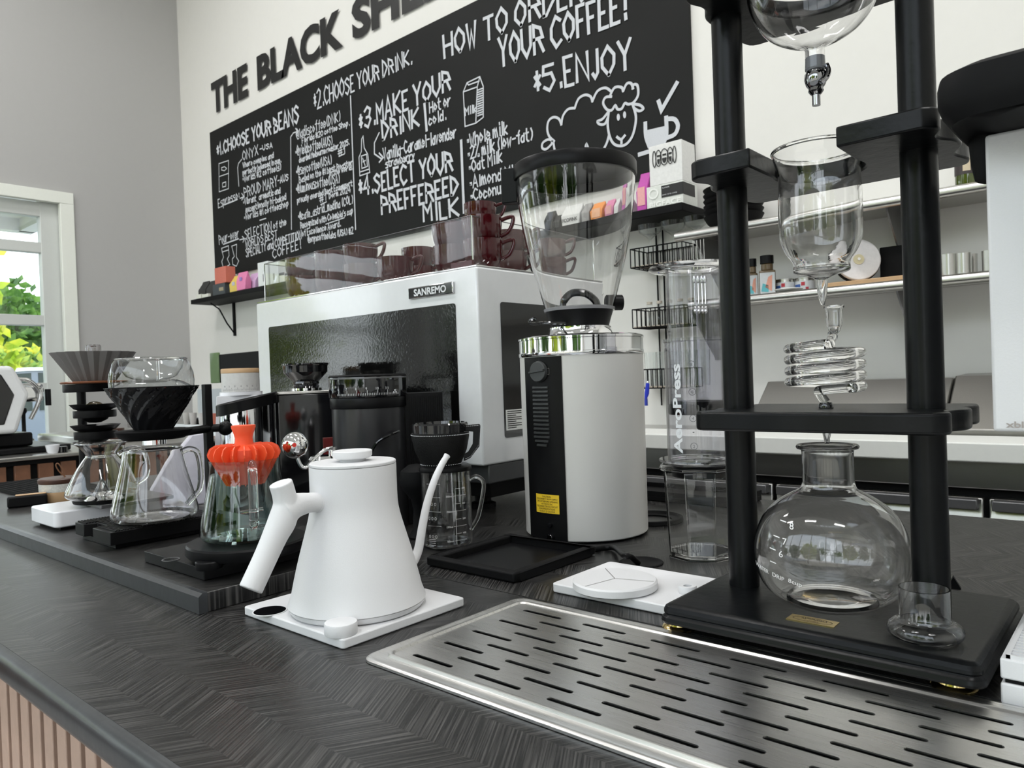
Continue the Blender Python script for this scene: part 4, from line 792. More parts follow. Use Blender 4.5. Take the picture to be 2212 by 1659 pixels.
# ================================================================ WHITE SCALE (RIGHT)
q = thing('coffee_scale', 'flat white scale with round raised platform in front of the cable grommet', 'scale', (0, 0, 0))
M().prism(rrect(-.598, .750, -.395, .885, .006), .0006, .0120).build('body', WPOW, q, .0015)
c_ = oz(1328, 1250, .0235); M().lathe([(0, .0123), (.050, .0123), (.0525, .014), (.0525, .0215), (.0505, .0235), (0, .0237)], 72, c_.x, c_.y).build('platform', WPOW, q)
k_ = M()
for a in (.3, 2.4, 4.5):
    d = Vector((cos(a), sin(a), 0)); n_ = Vector((-sin(a), cos(a), 0)); p0 = Vector((c_.x, c_.y, .0240)); k_.add([p0+n_*.0004, p0-n_*.0004, p0+d*.05-n_*.0004, p0+d*.05+n_*.0004], [(0, 1, 2, 3)])
k_.build('platform_grooves', GREY, q, smooth=False)
k_ = oz(1485, 1266, .02); M().lathe([(.005, .0123), (.0105, .0123), (.011, .014), (.011, .020), (.0105, .021), (.005, .0205)], 32, k_.x, k_.y, closed=True).build('ring_knob', WPOW, q)
# ================================================================ AEROPRESS + OCTAGONAL SERVER
f = Fr(1517, 1199, 0.0); s = f.m
def octo(r, th=0): return [(r*cos(2*pi*(i+.5)/8+th), r*sin(2*pi*(i+.5)/8+th)) for i in range(8)]
sv = f.thing('octagonal_server', 'clear plastic octagonal server under the press brewer', 'server')
def octa_shell(m, prof, t):
    rings = prof+[(r-t, z) for r, z in prof[::-1]]; rings[len(prof)] = rings[len(prof)]
    vs = []; n = 8
    for r, z in rings: vs += [(x, y, z) for x, y in octo(r)]
    fs = []
    for k in range(len(rings)-1):
        for i in range(n): j = (i+1) % n; fs.append((k*n+i, k*n+j, (k+1)*n+j, (k+1)*n+i))
    fs.append(tuple(range(n))[::-1]); fs.append(tuple((len(rings)-1)*n+i for i in range(n))); m.add(vs, fs)
q = M(); octa_shell(q, [(74, .8), (74, 4), (72, 6), (76, 80), (79, 150), (82, 186), (90, 190), (90, 194)], 3); q.build('server_body', GLB, sv, .0006, scale=s, smooth=False)
M().prism(octo(70), 4.2, 13).build('thick_base', GLB, sv, .001, scale=s, smooth=False)
M().prism([(-14, -78), (14, -78), (5, -96), (-5, -96)], 176, 190).build('spout_lip', GC, sv, scale=s)
ap = f.thing('press_brewer', 'clear upright press coffee brewer with white lettering on the octagonal server', 'coffee press'); ap.location.z += 194*s
z0 = 194
Z = lambda v: v-z0
M().lathe([(0, Z(172)), (56, Z(172)), (58, Z(175)), (58, Z(194)), (54, Z(197)), (0, Z(197))], 48).build('filter_cap', BLK, ap, scale=s)
q = M(); q.prism(octo(83), Z(199), Z(205)); fo = q.build('chamber_flange', GC, ap, .001, scale=s, smooth=False)
M().lathe([(60, Z(205)), (84, Z(205)), (85, Z(207)), (84, Z(210)), (60, Z(210))], 56, closed=True).build('flange_ring', GLB, ap, scale=s)
M().shell([(60, Z(197)), (66, Z(200)), (67, Z(460)), (70, Z(462)), (70, Z(468))], 3, 56).build('chamber', GC, ap, scale=s)
M().shell([(50, Z(310)), (58, Z(312)), (58, Z(618))], 3, 56).build('plunger_tube', GC, ap, scale=s)
M().lathe([(0, Z(306)), (60, Z(306)), (62, Z(309)), (62, Z(320)), (56, Z(333)), (0, Z(336))], 48).build('plunger_seal', BLKM, ap, scale=s)
M().lathe([(56, Z(614)), (86, Z(614)), (94, Z(618)), (92, Z(624)), (60, Z(624))], 64, closed=True).build('plunger_flange', GLB, ap, scale=s)
mp_ = cylmap(68.2, math.radians(-36), 0); q = M(); text(q, 'AeroPress', lambda u, v: mp_(8-22*v, Z(226+u*188)), .03); q.build('lettering', WINK, ap, smooth=False, scale=s)
q = M(); mp_ = cylmap(68.4, math.radians(-8), 0)
for zc, tx in ((242, '2'), (300, '4'), (355, '6'), (412, '8')):
    ribbon(q, [(7*cos(2*pi*i/20), Z(zc)+7*sin(2*pi*i/20)) for i in range(21)], .9, mp_); text(q, tx, lambda u, v, zc=zc: mp_(-2+4*u, Z(zc)-3.5+7*v))
for zc in (214, 271, 327): ribbon(q, [(-1, Z(zc)), (1, Z(zc))], 2, mp_)
q.build('cup_marks', mat('grey_ink', (.12, .12, .13)), ap, smooth=False, scale=s)
# ================================================================ COLD DRIP TOWER
CYT = .806
tw = thing('drip_tower', 'tall black wooden cold-drip coffee tower frame with two round posts', 'coffee tower', (0, 0, 0))
bx0, bx1, by0, by1 = -.408, -.110, .688, .918
bp = M()
def rr_stack(m, x0, y0, x1, y1, prof, r=.014):
    n = None; vs = []
    for i, z in prof:
        P = rrect(x0+i, y0+i, x1-i, y1-i, max(r-i, .003), 5); n = len(P); vs += [(x, y, z) for x, y in P]
    fs = [tuple(range(n))[::-1], tuple((len(prof)-1)*n+i for i in range(n))]
    for k in range(len(prof)-1):
        for i in range(n): j = (i+1) % n; fs.append((k*n+i, k*n+j, (k+1)*n+j, (k+1)*n+i))
    m.add(vs, fs)
rr_stack(bp, bx0, by0, bx1, by1, [(.004, .0135), (.001, .0145), (0, .017), (.001, .0205), (.0035, .0225), (.004, .0235), (.003, .025), (.003, .028), (.005, .0315), (.008, .0335), (.011, .0342)])
bp.build('base', BWOOD, tw, ang=25)
for x in (-.398, -.138):
    for y in (.718, .885):
        fo = M().lathe([(0, .0008), (.0155, .0008), (.0175, .002), (.018, .004), (.0165, .006), (.014, .007), (.012, .0137), (0, .0137)], 40, x, y).build('brass_foot', BRASS, tw)
xl = oy(1606, 1200, CYT).x; xr = oy(2012, 1200, CYT).x
xl2 = oy(1600, 1000, CYT).x; xr2 = oy(2005, 1000, CYT).x; 
PL, PR = oy(1590, 700, CYT).x, oy(1995, 700, CYT).x
M().cyl((PL, CYT, .033), (PL, CYT, .84), .0166, None, 40).build('post', BWOOD, tw)
M().cyl((PR, CYT, .033), (PR, CYT, .84), .0166, None, 40).build('post', BWOOD, tw)
zm = .2353
def wavy(x0, x1, y0, y1, cut=None):
    # board outline with rounded, slightly scalloped ends
    xm = (y0+y1)/2; P = []
    L = [(x0+.012, y0), (x0+.002, y0+.008), (x0, y0+.02), (x0+.006, y0+.036), (x0+.004, y0+.05), (x0-.004, y0+.066), (x0-.004, y0+.09), (x0+.004, y0+.108), (x0+.006, y0+.122), (x0, y0+.147), (x0+.004, y1-.006), (x0+.014, y1)]
    Rr = [(x1-.014, y1), (x1-.004, y1-.006), (x1, y0+.147), (x1-.006, y0+.122), (x1-.004, y0+.108), (x1+.004, y0+.09), (x1+.004, y0+.066), (x1-.004, y0+.05), (x1-.006, y0+.036), (x1, y0+.02), (x1-.002, y0+.008), (x1-.012, y0)]
    return [(p.x, p.y) for p in smooth_pts([(a, b, 0) for a, b in Rr], 3)][:] , [(p.x, p.y) for p in smooth_pts([(a, b, 0) for a, b in L], 3)]
bxl = oy(1492, 890, .727).x; bxr = oy(2045, 885, .727).x
Rr, Ll = wavy(bxl, bxr, .727, .900)
outer = Ll+Rr
M().prism(outer, zm-.020, zm).build('middle_board', BWOOD, tw, .003, bseg=3)
def cutboard(z0, z1, xa, xb, nm, yc=CYT, rc=.040):
    Rr, Ll = wavy(bxl+.004, bxr-.002, .727, .900)
    th = math.acos(min(1, (xb-xa)/2/rc)) if rc > (xb-xa)/2 else 0
    xc = (xa+xb)/2; arc = []
    a0 = math.asin(max(-1, min(1, -(math.sqrt(max(rc*rc-((xb-xa)/2)**2, 0)))/rc)))
    for k in range(25):
        a = pi-a0+(2*a0-pi)*k/24 if False else (pi-(-a0))+0
    # open slot towards the front ending in a round seat
    pts = [(xa, .727)]
    for k in range(25):
        a = pi+ (th0:=math.asin(math.sqrt(max(rc*rc-((xb-xa)/2)**2, 0))/rc)) - (pi+2*th0)*k/24
        pts.append((xc+rc*cos(a), yc+rc*sin(a)))
    pts.append((xb, .727))
    return M().prism(Ll+Rr+pts[::-1], z0, z1).build(nm, BWOOD, tw, .002, bseg=2)
ca, cb_ = oy(1618, 318, .727).x, oy(1804, 272, .727).x
cutboard(.4823, .5015, ca, cb_, 'dripper_board', rc=.0440)
cutboard(.675, .694, ca, cb_, 'flask_board', rc=.0640)
ps = oz(1755, 1341, .0345); q = thing('x', 'x', 'x') if False else None
a = .30; pq = M(); pw, phh = .0225, .0090
pq.prism([(ps.x-pw, ps.y-phh), (ps.x+pw, ps.y-phh), (ps.x+pw, ps.y+phh), (ps.x-pw, ps.y+phh)], .0340, .0350); plq = pq.build('brass_plate', BRASS, tw)
q = M(); fm = lambda u, v: (ps.x+u, ps.y+v, .0351)
ribbon(q, [(.0185*cos(2*pi*i/30), .0062*sin(2*pi*i/30)) for i in range(31)], .0006, fm)
for k in range(11): ribbon(q, [(-.011+k*.0022, -.001+.004*random.random()), (-.009+k*.0022, .0035*random.random()), (-.0105+k*.0022, .004)], .0008, fm)
text(q, 'COFFEE', lambda u, v: fm(-.007+.014*u, -.0042+.0022*v)); q.build('plate_engraving', GOLDTXT, plq, smooth=False)
# flask
f = Fr(1797, 1293, .0348); s = f.m
fl = f.thing('drip_flask', 'round glass drip flask with measuring numbers on the tower base', 'flask')
fp = [(0, 3), (60, 1), (95, 1), (112, 6), (135, 24), (150, 52), (156.5, 88), (156, 120), (148, 152), (132, 184), (108, 208), (80, 226), (60, 236), (54, 246), (52.5, 262), (52.5, 318), (57, 326), (62, 329)]
fl_s = [Vector(p) for p in smooth_pts([(a, b, 0) for a, b in fp], 3)]
M().shell([(max(v.x, 0) if k else 0, v.y) for k, v in enumerate(fl_s)], 3.2, 96).build('flask_body', GLB, fl, scale=s, ang=60)
M().lathe([(54, 324), (62, 325), (64, 329), (62, 333), (54, 332)], 64, closed=True).build('flask_lip', GLB, fl, scale=s)
M().lathe([(0, 1.2), (70, 1.0), (92, 2), (88, 8), (60, 5), (0, 7)], 64).build('flask_foot', GLB, fl, scale=s)
def rat(z):  # flask radius at height
    for a, b in zip(fl_s, fl_s[1:]):
        if (a.y-z)*(b.y-z) <= 0 and abs(a.y-b.y) > 1e-6 and a.x > 20: return a.x+(b.x-a.x)*(z-a.y)/(b.y-a.y)
    return 150
def fmap(x0, z):
    def g_(u, v):
        zz_ = z+v; r = rat(zz_)+1.0; x = x0+u; x = max(-r+1, min(r-1, x)); return (x, -math.sqrt(r*r-x*x), zz_)
    return g_
q = M()
for tx, px, py in (('8', 1730, 1117), ('7', 1716, 1148), ('6', 1708, 1174)):
    text(q, tx, lambda u, v, a=fmap(px-1806, 1293-py-5): a(8*u, 13*v)); a = fmap(px-1806-18, 1293-py+8); ribbon(q, [(0, 0), (11, -1.5)], 2, a)
a = fmap(1690-1806, 1293-1193); ribbon(q, [(0, 0), (11, -1.5)], 2, a)
xx = 1655-1806
for tx, wd, dz in (('WATER', 30, 0), ('DRIP', 24, -6), ('8cup', 26, -10)):
    text(q, tx, lambda u, v, a=fmap(xx, 1293-1218): a(wd*u, 9*v+dz-5*u), .01); xx += wd+8
q.build('flask_markings', SHINK, fl, smooth=False, scale=s)
# coil
f2 = Fr(1801, 1293, .0348)
tp = Vector((f.p.x, f.p.y, 0))
zt = lambda py: zat(tp.x, tp.y, py)
R = .0352
cl = thing('glass_coil', 'spiral glass condenser coil with a small funnel cup standing on the middle board', 'glass coil', (tp.x, tp.y, zm), f.rot)
def lc_(px, py, y=0): return ((px-pxc(py))*mpp(tp+Vector((0, 0, .3))), y, zt(py)-zm)
def pxc(py):
    p = Vector((tp.x, tp.y, zt(py)))-CAM; return W/2+FPX*p.dot(cR)/p.dot(cF)
q = M(); P = []
zt0, zb0 = zt(745)-zm, zt(838)-zm
N = 150
P += [lc_(1797, 722), lc_(1797, 730, -.004), lc_(1792, 740, -.012)]
for k in range(N):
    t_ = k/(N-1); a = -pi/2+.15-2*pi*3.9*t_
    P.append((R*cos(a), R*sin(a), zt0+(zb0-zt0)*min(1, max(0, (t_*1.0)))))
e0 = P[-1]
P += smooth_pts([e0, (R*.55, -R*.5, zb0), (-.004, -.004, zb0-.002), (-.006, 0, .016), (0, 0, .006)], 5)[1:]
q.tube(P, .0050, 14).build('coil_tube', GLB, cl)
q = M(); cz0, cz1 = zt(722)-zm, zt(664)-zm; cx = (1800-pxc(690))*mpp(tp+Vector((0, 0, .3)))
M().shell([(.003, cz0), (.0055, cz0+.003), (.0078, cz0+.010), (.0080, cz0+.022), (.0088, cz1-.002), (.0098, cz1)], .0012, 28, cx, 0).build('funnel_cup', GLB, cl)
M().lathe([(.0084, cz1-.001), (.0098, cz1-.0015), (.0103, cz1), (.0098, cz1+.001), (.0084, cz1+.0008)], 32, cx, 0, closed=True).build('funnel_lip', GLB, cl)
M().lathe([(0, .0004), (.0075, .0004), (.0075, .003), (.006, .006), (0, .007)], 24).build('stopper', BLKG, cl)
zst = zm-.02
cl2 = M().shell([(.0022, zt(958)-zm), (.0030, zt(948)-zm), (.0048, zt(930)-zm), (.0048, -.0195)], .0014, 20); cl2.build('outlet_stem', GLB, cl)
# dripper chamber
zc_ = zt(585); 
ch = thing('glass_dripper', 'clear flared glass coffee chamber held in the upper board of the tower', 'glass chamber', (tp.x, tp.y, zc_), f.rot)
md = mpp(tp+Vector((0, 0, .4)))
hz = lambda py: zt(py)-zc_
pc = [(9, 604), (26, 596), (42, 592), (55, 588), (58, 582), (57, 572), (60, 562), (72, 545), (82, 520), (84.5, 495), (84.5, 440), (84, 410), (83, 385), (86, 360), (91, 342), (95, 326)]
pcs = smooth_pts([(a*md, hz(b), 0) for a, b in pc], 3)
M().shell([(v.x, v.y) for v in pcs], .0019, 80).build('chamber', GLB, ch, ang=60)
M().lathe([(92*md, hz(328)), (96*md, hz(327)), (97.5*md, hz(324)), (96*md, hz(321)), (92*md, hz(322))], 72, closed=True).build('rim', GLB, ch)
M().lathe([(50*md, hz(588)), (57*md, hz(584)), (57*md, hz(580)), (50*md, hz(576)), (0, hz(579)), (0, hz(583))], 64).build('thick_floor', GLB, ch)
M().shell([(3.5*md, hz(660)), (5*md, hz(655)), (9*md, hz(640)), (11.5*md, hz(615)), (12*md, hz(600))], .0016, 24).build('drip_tip', GLB, ch)
# upper bulb
mu = mpp(tp+Vector((0, 0, .6))); zu_ = zt(95); hu = lambda py: zt(py)-zu_
ub = thing('water_bulb', 'large round glass water bulb with chrome valve at the top of the tower', 'water bulb', (tp.x, tp.y, zu_), f.rot)
pcs = smooth_pts([(21*mu, hu(150), 0), (20*mu, hu(120), 0), (22*mu, hu(103), 0), (38*mu, hu(92), 0), (60*mu, hu(84), 0), (95*mu, hu(62), 0), (120*mu, hu(30), 0), (134*mu, hu(-10), 0), (138*mu, hu(-60), 0), (125*mu, hu(-120), 0), (90*mu, hu(-160), 0), (50*mu, hu(-180), 0), (46*mu, hu(-230), 0)], 4)
M().shell([(v.x, v.y) for v in pcs], .002, 80).build('bulb', GLB, ub, ang=60)
M().lathe([(0, hu(152)), (17*mu, hu(152)), (20*mu, hu(148)), (19.5*mu, hu(125)), (0, hu(125))], 32).build('rubber_stopper', FROST, ub)
M().lathe([(0, hu(228)), (8.5*mu, hu(228)), (8.5*mu, hu(206)), (12*mu, hu(203)), (16*mu, hu(197)), (15*mu, hu(191)), (20*mu, hu(184)), (23*mu, hu(172)), (22*mu, hu(160)), (17*mu, hu(152)), (0, hu(150))], 36).build('valve', mat('dark_chrome', (.30, .30, .31), .06, 1.0), ub)
M().tube(smooth_pts([(22*mu, -.002, hu(145)), (26*mu, -.004, hu(160)), (22*mu, -.01, hu(178)), (10*mu, -.013, hu(190))], 5), .0026, 10).build('valve_lever', mat('dark_chrome', (.3, .3, .3)), ub)
# small glass cup on the base
f = Fr(1999, 1377, .0348); s = f.m; t = f.thing('glass_stopper', 'small clear glass cap with bulging foot at the right corner of the tower base', 'glass cap')
M().shell([(60, .8), (70, 5), (75, 13), (75, 21), (70, 30), (60, 36), (52, 39), (50, 44), (50, 108)], 3.2, 64).build('glass_body', GLB, t, scale=s, ang=60)
# ================================================================ RIGHT-HAND WHITE BREWING MACHINE
XB0, XBY = -.103, .708
xb = thing('brewing_machine', 'tall white brewing machine with black top and slotted drip foot at the right edge', 'coffee machine', (0, 0, 0))
zs1, zs0 = .046, .028
M().box(XB0, XBY, .0006, .12, .90, .018).build('foot', WPOW, xb, .0015)
M().box(XB0+.003, XBY+.003, .018, .118, .897, .0215).build('foot_gap', BLKM, xb, smooth=False)
ft = M().box(XB0, XBY, .0215, .12, .90, .038).build('drip_box', WPOW, xb, .0015)
gr = M(); gx = XB0+.004
while gx < .08: gr.box(gx, XBY+.002, .038, gx+.003, .88, .0415); gx += .0145
gy = XBY+.002
while gy < .875: gr.box(XB0+.004, gy, .038, .08, gy+.0022, .0412); gy += .0075
gr.build('drip_grille', WPOW, xb)
M().box(XB0+.022, .80, .038, .118, .94, .20).build('column', cc('light_grey_plastic', (.62, .64, .65), .4), xb, .003)
M().box(XB0+.012, .812, .042, XB0+.022, .93, .20).build('column_rib', WPOW, xb, .002)
zh0, zh1 = oy(2148, 932, XBY).z, oy(2128, 292, XBY).z
hd = M().box(XB0, XBY, zh0, .12, .94, zh1).build('head', WPOW, xb, .0025)
q = M(); text(q, 'xbloom', lambda u, v: (XB0+.009+.0300*u, XBY-.0012, zh0+.0035+.0050*v), .02); q.build('raised_lettering', cc('warm_grey_print', (.35, .31, .29)), xb, smooth=False)
bk = M()
tz0, tz1 = oy(2040, 240, .66).z, oy(2040, 190, .66).z
vs = rrect(-.128, .640, .12, .775, .03, 6)
n = len(vs); cxx, cyy = 0, .705
def lay(k, z, dx=0): return [(cxx+(x-cxx)*k+dx, cyy+(y-cyy)*k, z) for x, y in vs]
L_ = [lay(.88, zh1, .02), lay(.86, zh1+.004), lay(.93, tz0-.012), lay(.98, tz0-.004), lay(1, tz0+.004), lay(1.0, tz1-.002), lay(.985, tz1+.006), lay(.9, tz1+.010)]
bk.add([v for r_ in L_ for v in r_], [tuple(range(n))[::-1], tuple((len(L_)-1)*n+i for i in range(n))]+[(k*n+i, k*n+(i+1) % n, (k+1)*n+(i+1) % n, (k+1)*n+i) for k in range(len(L_)-1) for i in range(n)])
bk.build('black_top', BLKM, xb)
a = oy(2112, 395, .72)
M().tube([(-.098, .735, zh1+.01), (-.104, .73, zh1-.02), (-.108, .728, zh1-.033)], [.022, .013, .006], 16).build('dosing_chute', BLKM, xb)
# ================================================================ WHITE ESPRESSO MACHINE ON THE BAR
MX0, MX1, MY0, MY1, MZ0, MZ1 = -1.834, -1.012, 1.068, 1.53, .105, .50
em = thing('espresso_machine', 'large white espresso machine with black glass rear panel in the middle of the bar', 'coffee machine', (0, 0, 0))
fr_ = M()
px0_, pz1_ = oy(581, 707, MY0).x, oy(581, 707, MY0).z; px1_ = oy(984, 654, MY0).x; pz0_ = .165
fr_.box(MX0, MY0, MZ0, MX1, MY1, MZ1)
fr_.build('housing', WLAQ, em, .004)
PANEL = mat('orange_peel_black_glass', (.004, .004, .004), .04, bump=.22, bs=170, coat=.3)
M().prismy(rrect(px0_, pz0_, px1_, pz1_, .006), MY0-.0015, MY0+.001).build('rear_panel', PANEL, em, smooth=False)
sy0, sz1_ = ox(1080, 652, MX1).y, ox(1080, 652, MX1).z; sy1 = MY1-.045
M().prismx(rrect(sy0, .155, sy1, sz1_, .006), MX1-.001, MX1+.0015).build('side_panel', BLKG, em, smooth=False)
M().box(MX1+.0015, sy0+.004, .170, MX1+.0022, sy0+.06, .212).build('rating_label', PAPER, em, smooth=False)
q = M()
for k in range(9): q.box(MX1+.0023, sy0+.008, .174+k*.0042, MX1+.0026, sy0+(.052 if k % 3 else .035), .1757+k*.0042)
q.build('label_lines', INK, em, smooth=False)
M().box(MX0+.002, MY0+.002, MZ1, MX1-.002, MY1-.002, MZ1+.004).build('top_plate', SILV, em, .001)
b0, b1 = oy(886, 640, MY0), oy(982, 610, MY0)
M().box(b0.x, MY0-.006, .4525, b1.x, MY0, .4765).build('badge', SILV, em, .002)
M().box(b0.x+.003, MY0-.0066, .4545, b1.x-.003, MY0-.005, .4745).build('badge_field', BLKG, em, smooth=False)
q = M(); text(q, 'SANREMO', lambda u, v: (b0.x+.02+(b1.x-b0.x-.038)*u, MY0-.0072, .4575+.0145*v), .03); q.build('badge_lettering', WINK, em, smooth=False)
M().box(MX0+.03, MY0+.02, .066, MX1-.004, MY1-.02, MZ0).build('underframe', mat('dark_grey_metal', (.07, .072, .075), .4, .3), em, .003)
M().box(MX0+.06, MY0+.06, .03, MX1-.04, MY1-.04, .066).build('drain_housing', BLK, em, .002)
for x in (MX0+.1, MX1-.1):
    for y in (MY0+.1, MY1-.1): M().lathe([(0, .0008), (.028, .0008), (.028, .01), (.018, .014), (.018, .03), (0, .03)], 24, x, y).build('foot', BLK, em)
# cup gallery
gl = thing('cup_gallery', 'clear acrylic cup rail around the top of the white espresso machine', 'cup rail', (0, 0, MZ1+.0045))
GH = .103; gx0, gx1, gy0, gy1 = MX0+.012, MX1-.03, MY0+.022, MY1-.006
M().box(gx0, gy0, .0, gx1, gy0+.005, GH).build('rear_pane', GA, gl, smooth=False)
M().box(gx0, gy0+.006, .0, gx0+.005, gy1, GH).build('end_pane', GA, gl, smooth=False)
M().box(gx1-.005, gy0+.006, .0, gx1, gy1, GH).build('end_pane', GA, gl, smooth=False)
for x, y in ((gx0, gy0), (gx1, gy0), (gx1, gy1), (gx0, gy1)): M().cyl((x, y, 0), (x, y, GH), .0018, None, 10).build('corner_rod', CHR, gl)
q = M()
for a, b in (((gx0, gy0-.0005, GH), (gx1, gy0-.0005, GH)), ((gx1, gy0, GH), (gx1, gy1, GH)), ((gx0, gy0, GH), (gx0, gy1, GH))): q.cyl(a, b, .0009, None, 8)
q.build('top_edge', GREYM, gl)
M().box(gx1-.055, gy0-.009, -.0003, gx1+.006, gy0-.002, .013).build('corner_clip', MAR, gl, .001)
cup0 = None; cupn = 0
def cup(x, y, z, label, k=1.0, ha=0.0, grp='maroon cups on the espresso machine'):
    global cup0
    if cup0 is None:
        t = thing('cup', label, 'cup', (x, y, z), ha, grp)
        M().shell([(.020, 0), (.024, .001), (.036, .014), (.041, .030), (.0425, .046), (.0425, .062)], .0035, 40).build('bowl', MAR, t, ang=50)
        M().tube(smooth_pts([(.040, 0, .055), (.052, 0, .060), (.066, 0, .062), (.064, 0, .046), (.054, 0, .030), (.038, 0, .022)], 5), .0042, 12).build('handle', MAR, t); cup0 = t
    else:
        t = cup0.copy(); COL.objects.link(t)
        for ch in cup0.children: c = ch.copy(); c.parent = t; COL.objects.link(c)
        t.location = (x, y, z); t.rotation_euler.z = ha; t['label'] = label; t['group'] = grp
    t.scale = (k, k, k); return t
ztop = MZ1+.0048
r1 = [oy(px, 600, 1.155).x for px in (658, 722, 786, 860, 985, 1050)]
nm_ = ('first', 'second', 'third', 'fourth', 'fifth', 'sixth')
for i, x in enumerate(r1):
    ha = (.6, .5, .4, .5, 1.2, .75)[i]; 
    cup(x, 1.147, ztop, 'lower maroon cup of the %s stack from the left along the cup rail' % nm_[i], 1, ha)
    if i not in (3,): cup(x, 1.147, ztop+.048, 'upper maroon cup of the %s stack from the left along the cup rail' % nm_[i], 1, ha)
cup(r1[5]-.015, 1.16, ztop+.094, 'maroon cup tilted on top of the sixth stack at the rail corner', .8, .75)
for i, (px, y) in enumerate(((700, 1.29), (905, 1.29), (1100, 1.31))):
    x = min(oy(px, 590, y).x, gx1-.09)
    cup(x, y, ztop, 'lower maroon cup of stack %s in the second row behind the rail' % ('one', 'two', 'three', 'four')[i], 1, .4)
    cup(x, y, ztop+.048, 'upper maroon cup of stack %s in the second row behind the rail' % ('one', 'two', 'three', 'four')[i], 1, .4)
x = ox(1200, 560, gx1-.075).y
cup(gx1-.085, 1.45, ztop, 'lower maroon cup seen through the grinder hopper at the far rail corner', .95, .7); cup(gx1-.085, 1.45, ztop+.046, 'upper maroon cup seen through the grinder hopper at the far rail corner', .95, .6)
# ================================================================ LEFT GROUP
Z0 = SLZ+.0006
# white scale far left
q = thing('coffee_scale', 'glossy white box scale with grey platform under the left glass carafe', 'scale', (0, 0, 0))
M().prism(rrect(-1.672, .472, -1.532, .675, .012), .031, .0605).build('body', WHITE2, q, .0025)
M().box(-1.66, .485, Z0, -1.545, .665, .031).build('base', BLK, q)
M().prism(rrect(-1.640, .535, -1.490, .675, .004), .0608, .0675).build('platform', GREYM, q, .001)
f = Fr(222, 1082, .0676); s = f.m
t = tag(M().lathe([(0, 0), (56, 0), (57, 3), (56, 7), (0, 7)], 40).build('heat_pad', BLKM, scale=s), 'thin round black pad under the left glass carafe', 'pad'); t.location = f.p; t.rotation_euler.z = f.rot
f = Fr(222, 1076, .0676+.0072); f.p = Vector((t.location.x, t.location.y, .0676+7.1*s))
cv = f.thing('carafe', 'hourglass clear glass carafe with cone bump inside, left of the two glass servers', 'carafe')
pr = [(0, 10), (20, 6), (40, 0), (58, 1), (69, 7), (71, 15), (64, 32), (50, 60), (36, 82), (30, 90), (31, 98), (42, 112), (53, 119)]
v = smooth_pts([(a, b, 0) for a, b in pr], 3); M().shell([(max(p.x, 0), p.y) for p in v], 1.8, 64).build('glass_body', GLB, cv, scale=s, ang=60)
M().lathe([(22, 4), (16, 14), (8, 30), (3, 40), (0, 42)], 32).build('cone_bump', GLB, cv, scale=s)
M().lathe([(51, 118.5), (54, 119), (55, 120.5), (53, 122), (50, 121)], 48, closed=True).build('rim', GLB, cv, scale=s)
M().tube(smooth_pts([(34, -4, 92), (58, -14, 104), (78, -18, 98), (88, -18, 70), (84, -14, 40), (66, -8, 26)], 6), 5.5, 12).build('handle', GLB, cv, scale=s)
# tiered stand
fs = f; s = f.m
st_ = thing('dripper_stand', 'black three-tier stand holding dosing cups and the grey dripper', 'stand', (0, 0, 0))
d2 = Vector((f.p.x, f.p.y, 0)).normalized(); right = Vector((d2.y, -d2.x, 0)); 
pb = ox(184, 1060, -1.706); pb.z = Z0
def W3(px_off, dz): return Vector((f.p.x, f.p.y, 0))+right*px_off*s+Vector((0, 0, dz))
zf = lambda py: zat(f.p.x, f.p.y, py)
ptop = zf(832)
q = M(); q.cyl((pb.x, pb.y, Z0+.004), (pb.x, pb.y, ptop), .0088, None, 20); q.lathe([(0, 0), (.05, 0), (.052, .002), (.05, .005), (0, .006)], 36, pb.x, pb.y); 
for i in range(len(q.v)-36*5, len(q.v)): pass
st_.location = (0, 0, 0)
q2 = M(); q2.cyl((pb.x, pb.y, Z0+.004), (pb.x, pb.y, ptop), .0088, None, 20).build('post', BLK, st_)
M().lathe([(0, Z0), (.026, Z0), (.028, Z0+.003), (.026, Z0+.006), (0, Z0+.006)], 36, pb.x, pb.y).build('foot', BLK, st_)
def holder(px, py0, py1, hw, nm):
    c_ = W3(px, 0); z1, z0_ = zf(py0), zf(py1)
    q = M(); q.lathe([(hw*s*.8, z0_), (hw*s, z0_), (hw*s*1.02, z0_+.002), (hw*s*1.02, z1), (hw*s*.8, z1)], 40, c_.x, c_.y, closed=True)
    a = Vector((c_.x, c_.y, 0)); b = Vector((pb.x, pb.y, 0)); d = (b-a).normalized(); n_ = Vector((-d.y, d.x, 0))*.008; a2 = a+d*hw*s*.85
    q.prism([tuple((a2+n_)[:2]), tuple((a2-n_)[:2]), tuple((b-n_)[:2]), tuple((b+n_)[:2])], z0_+.002, z1-.001); q.build(nm, BLK, st_); return c_
cA = holder(-18, 829, 846, 48, 'ring_arm'); cB = holder(-8, 886, 901, 41, 'ring_arm'); cC = holder(-8, 931, 947, 41, 'ring_arm')
for c_, py, lab in ((cB, 886, 'upper black dosing cup with brass ball in the tiered stand'), (cC, 931, 'lower black dosing cup in the tiered stand')):
    t = thing('dosing_cup', lab, 'cup', (c_.x, c_.y, zf(py)), f.rot)
    M().shell([(0, -27), (12, -26), (24, -20), (31, -8), (32, 1), (40, 4), (49, 14)], 2, 40).build('cup_body', BLK, t, scale=s, ang=50)
t = tag(M().sph((0, 0, 0), 21, 24, 14, .8).build('brass_ball', cc('dark_brass', (.10, .08, .05), .12)), 'dark shiny ball with golden glint resting in the upper dosing cup', 'ball'); t.scale = (s, s, s); t.location = (cB.x, cB.y, zf(886)+3*s)
cD = W3(-2, 0); zd = zf(829)
cD = Vector((cA.x, cA.y, 0))+right*12*s
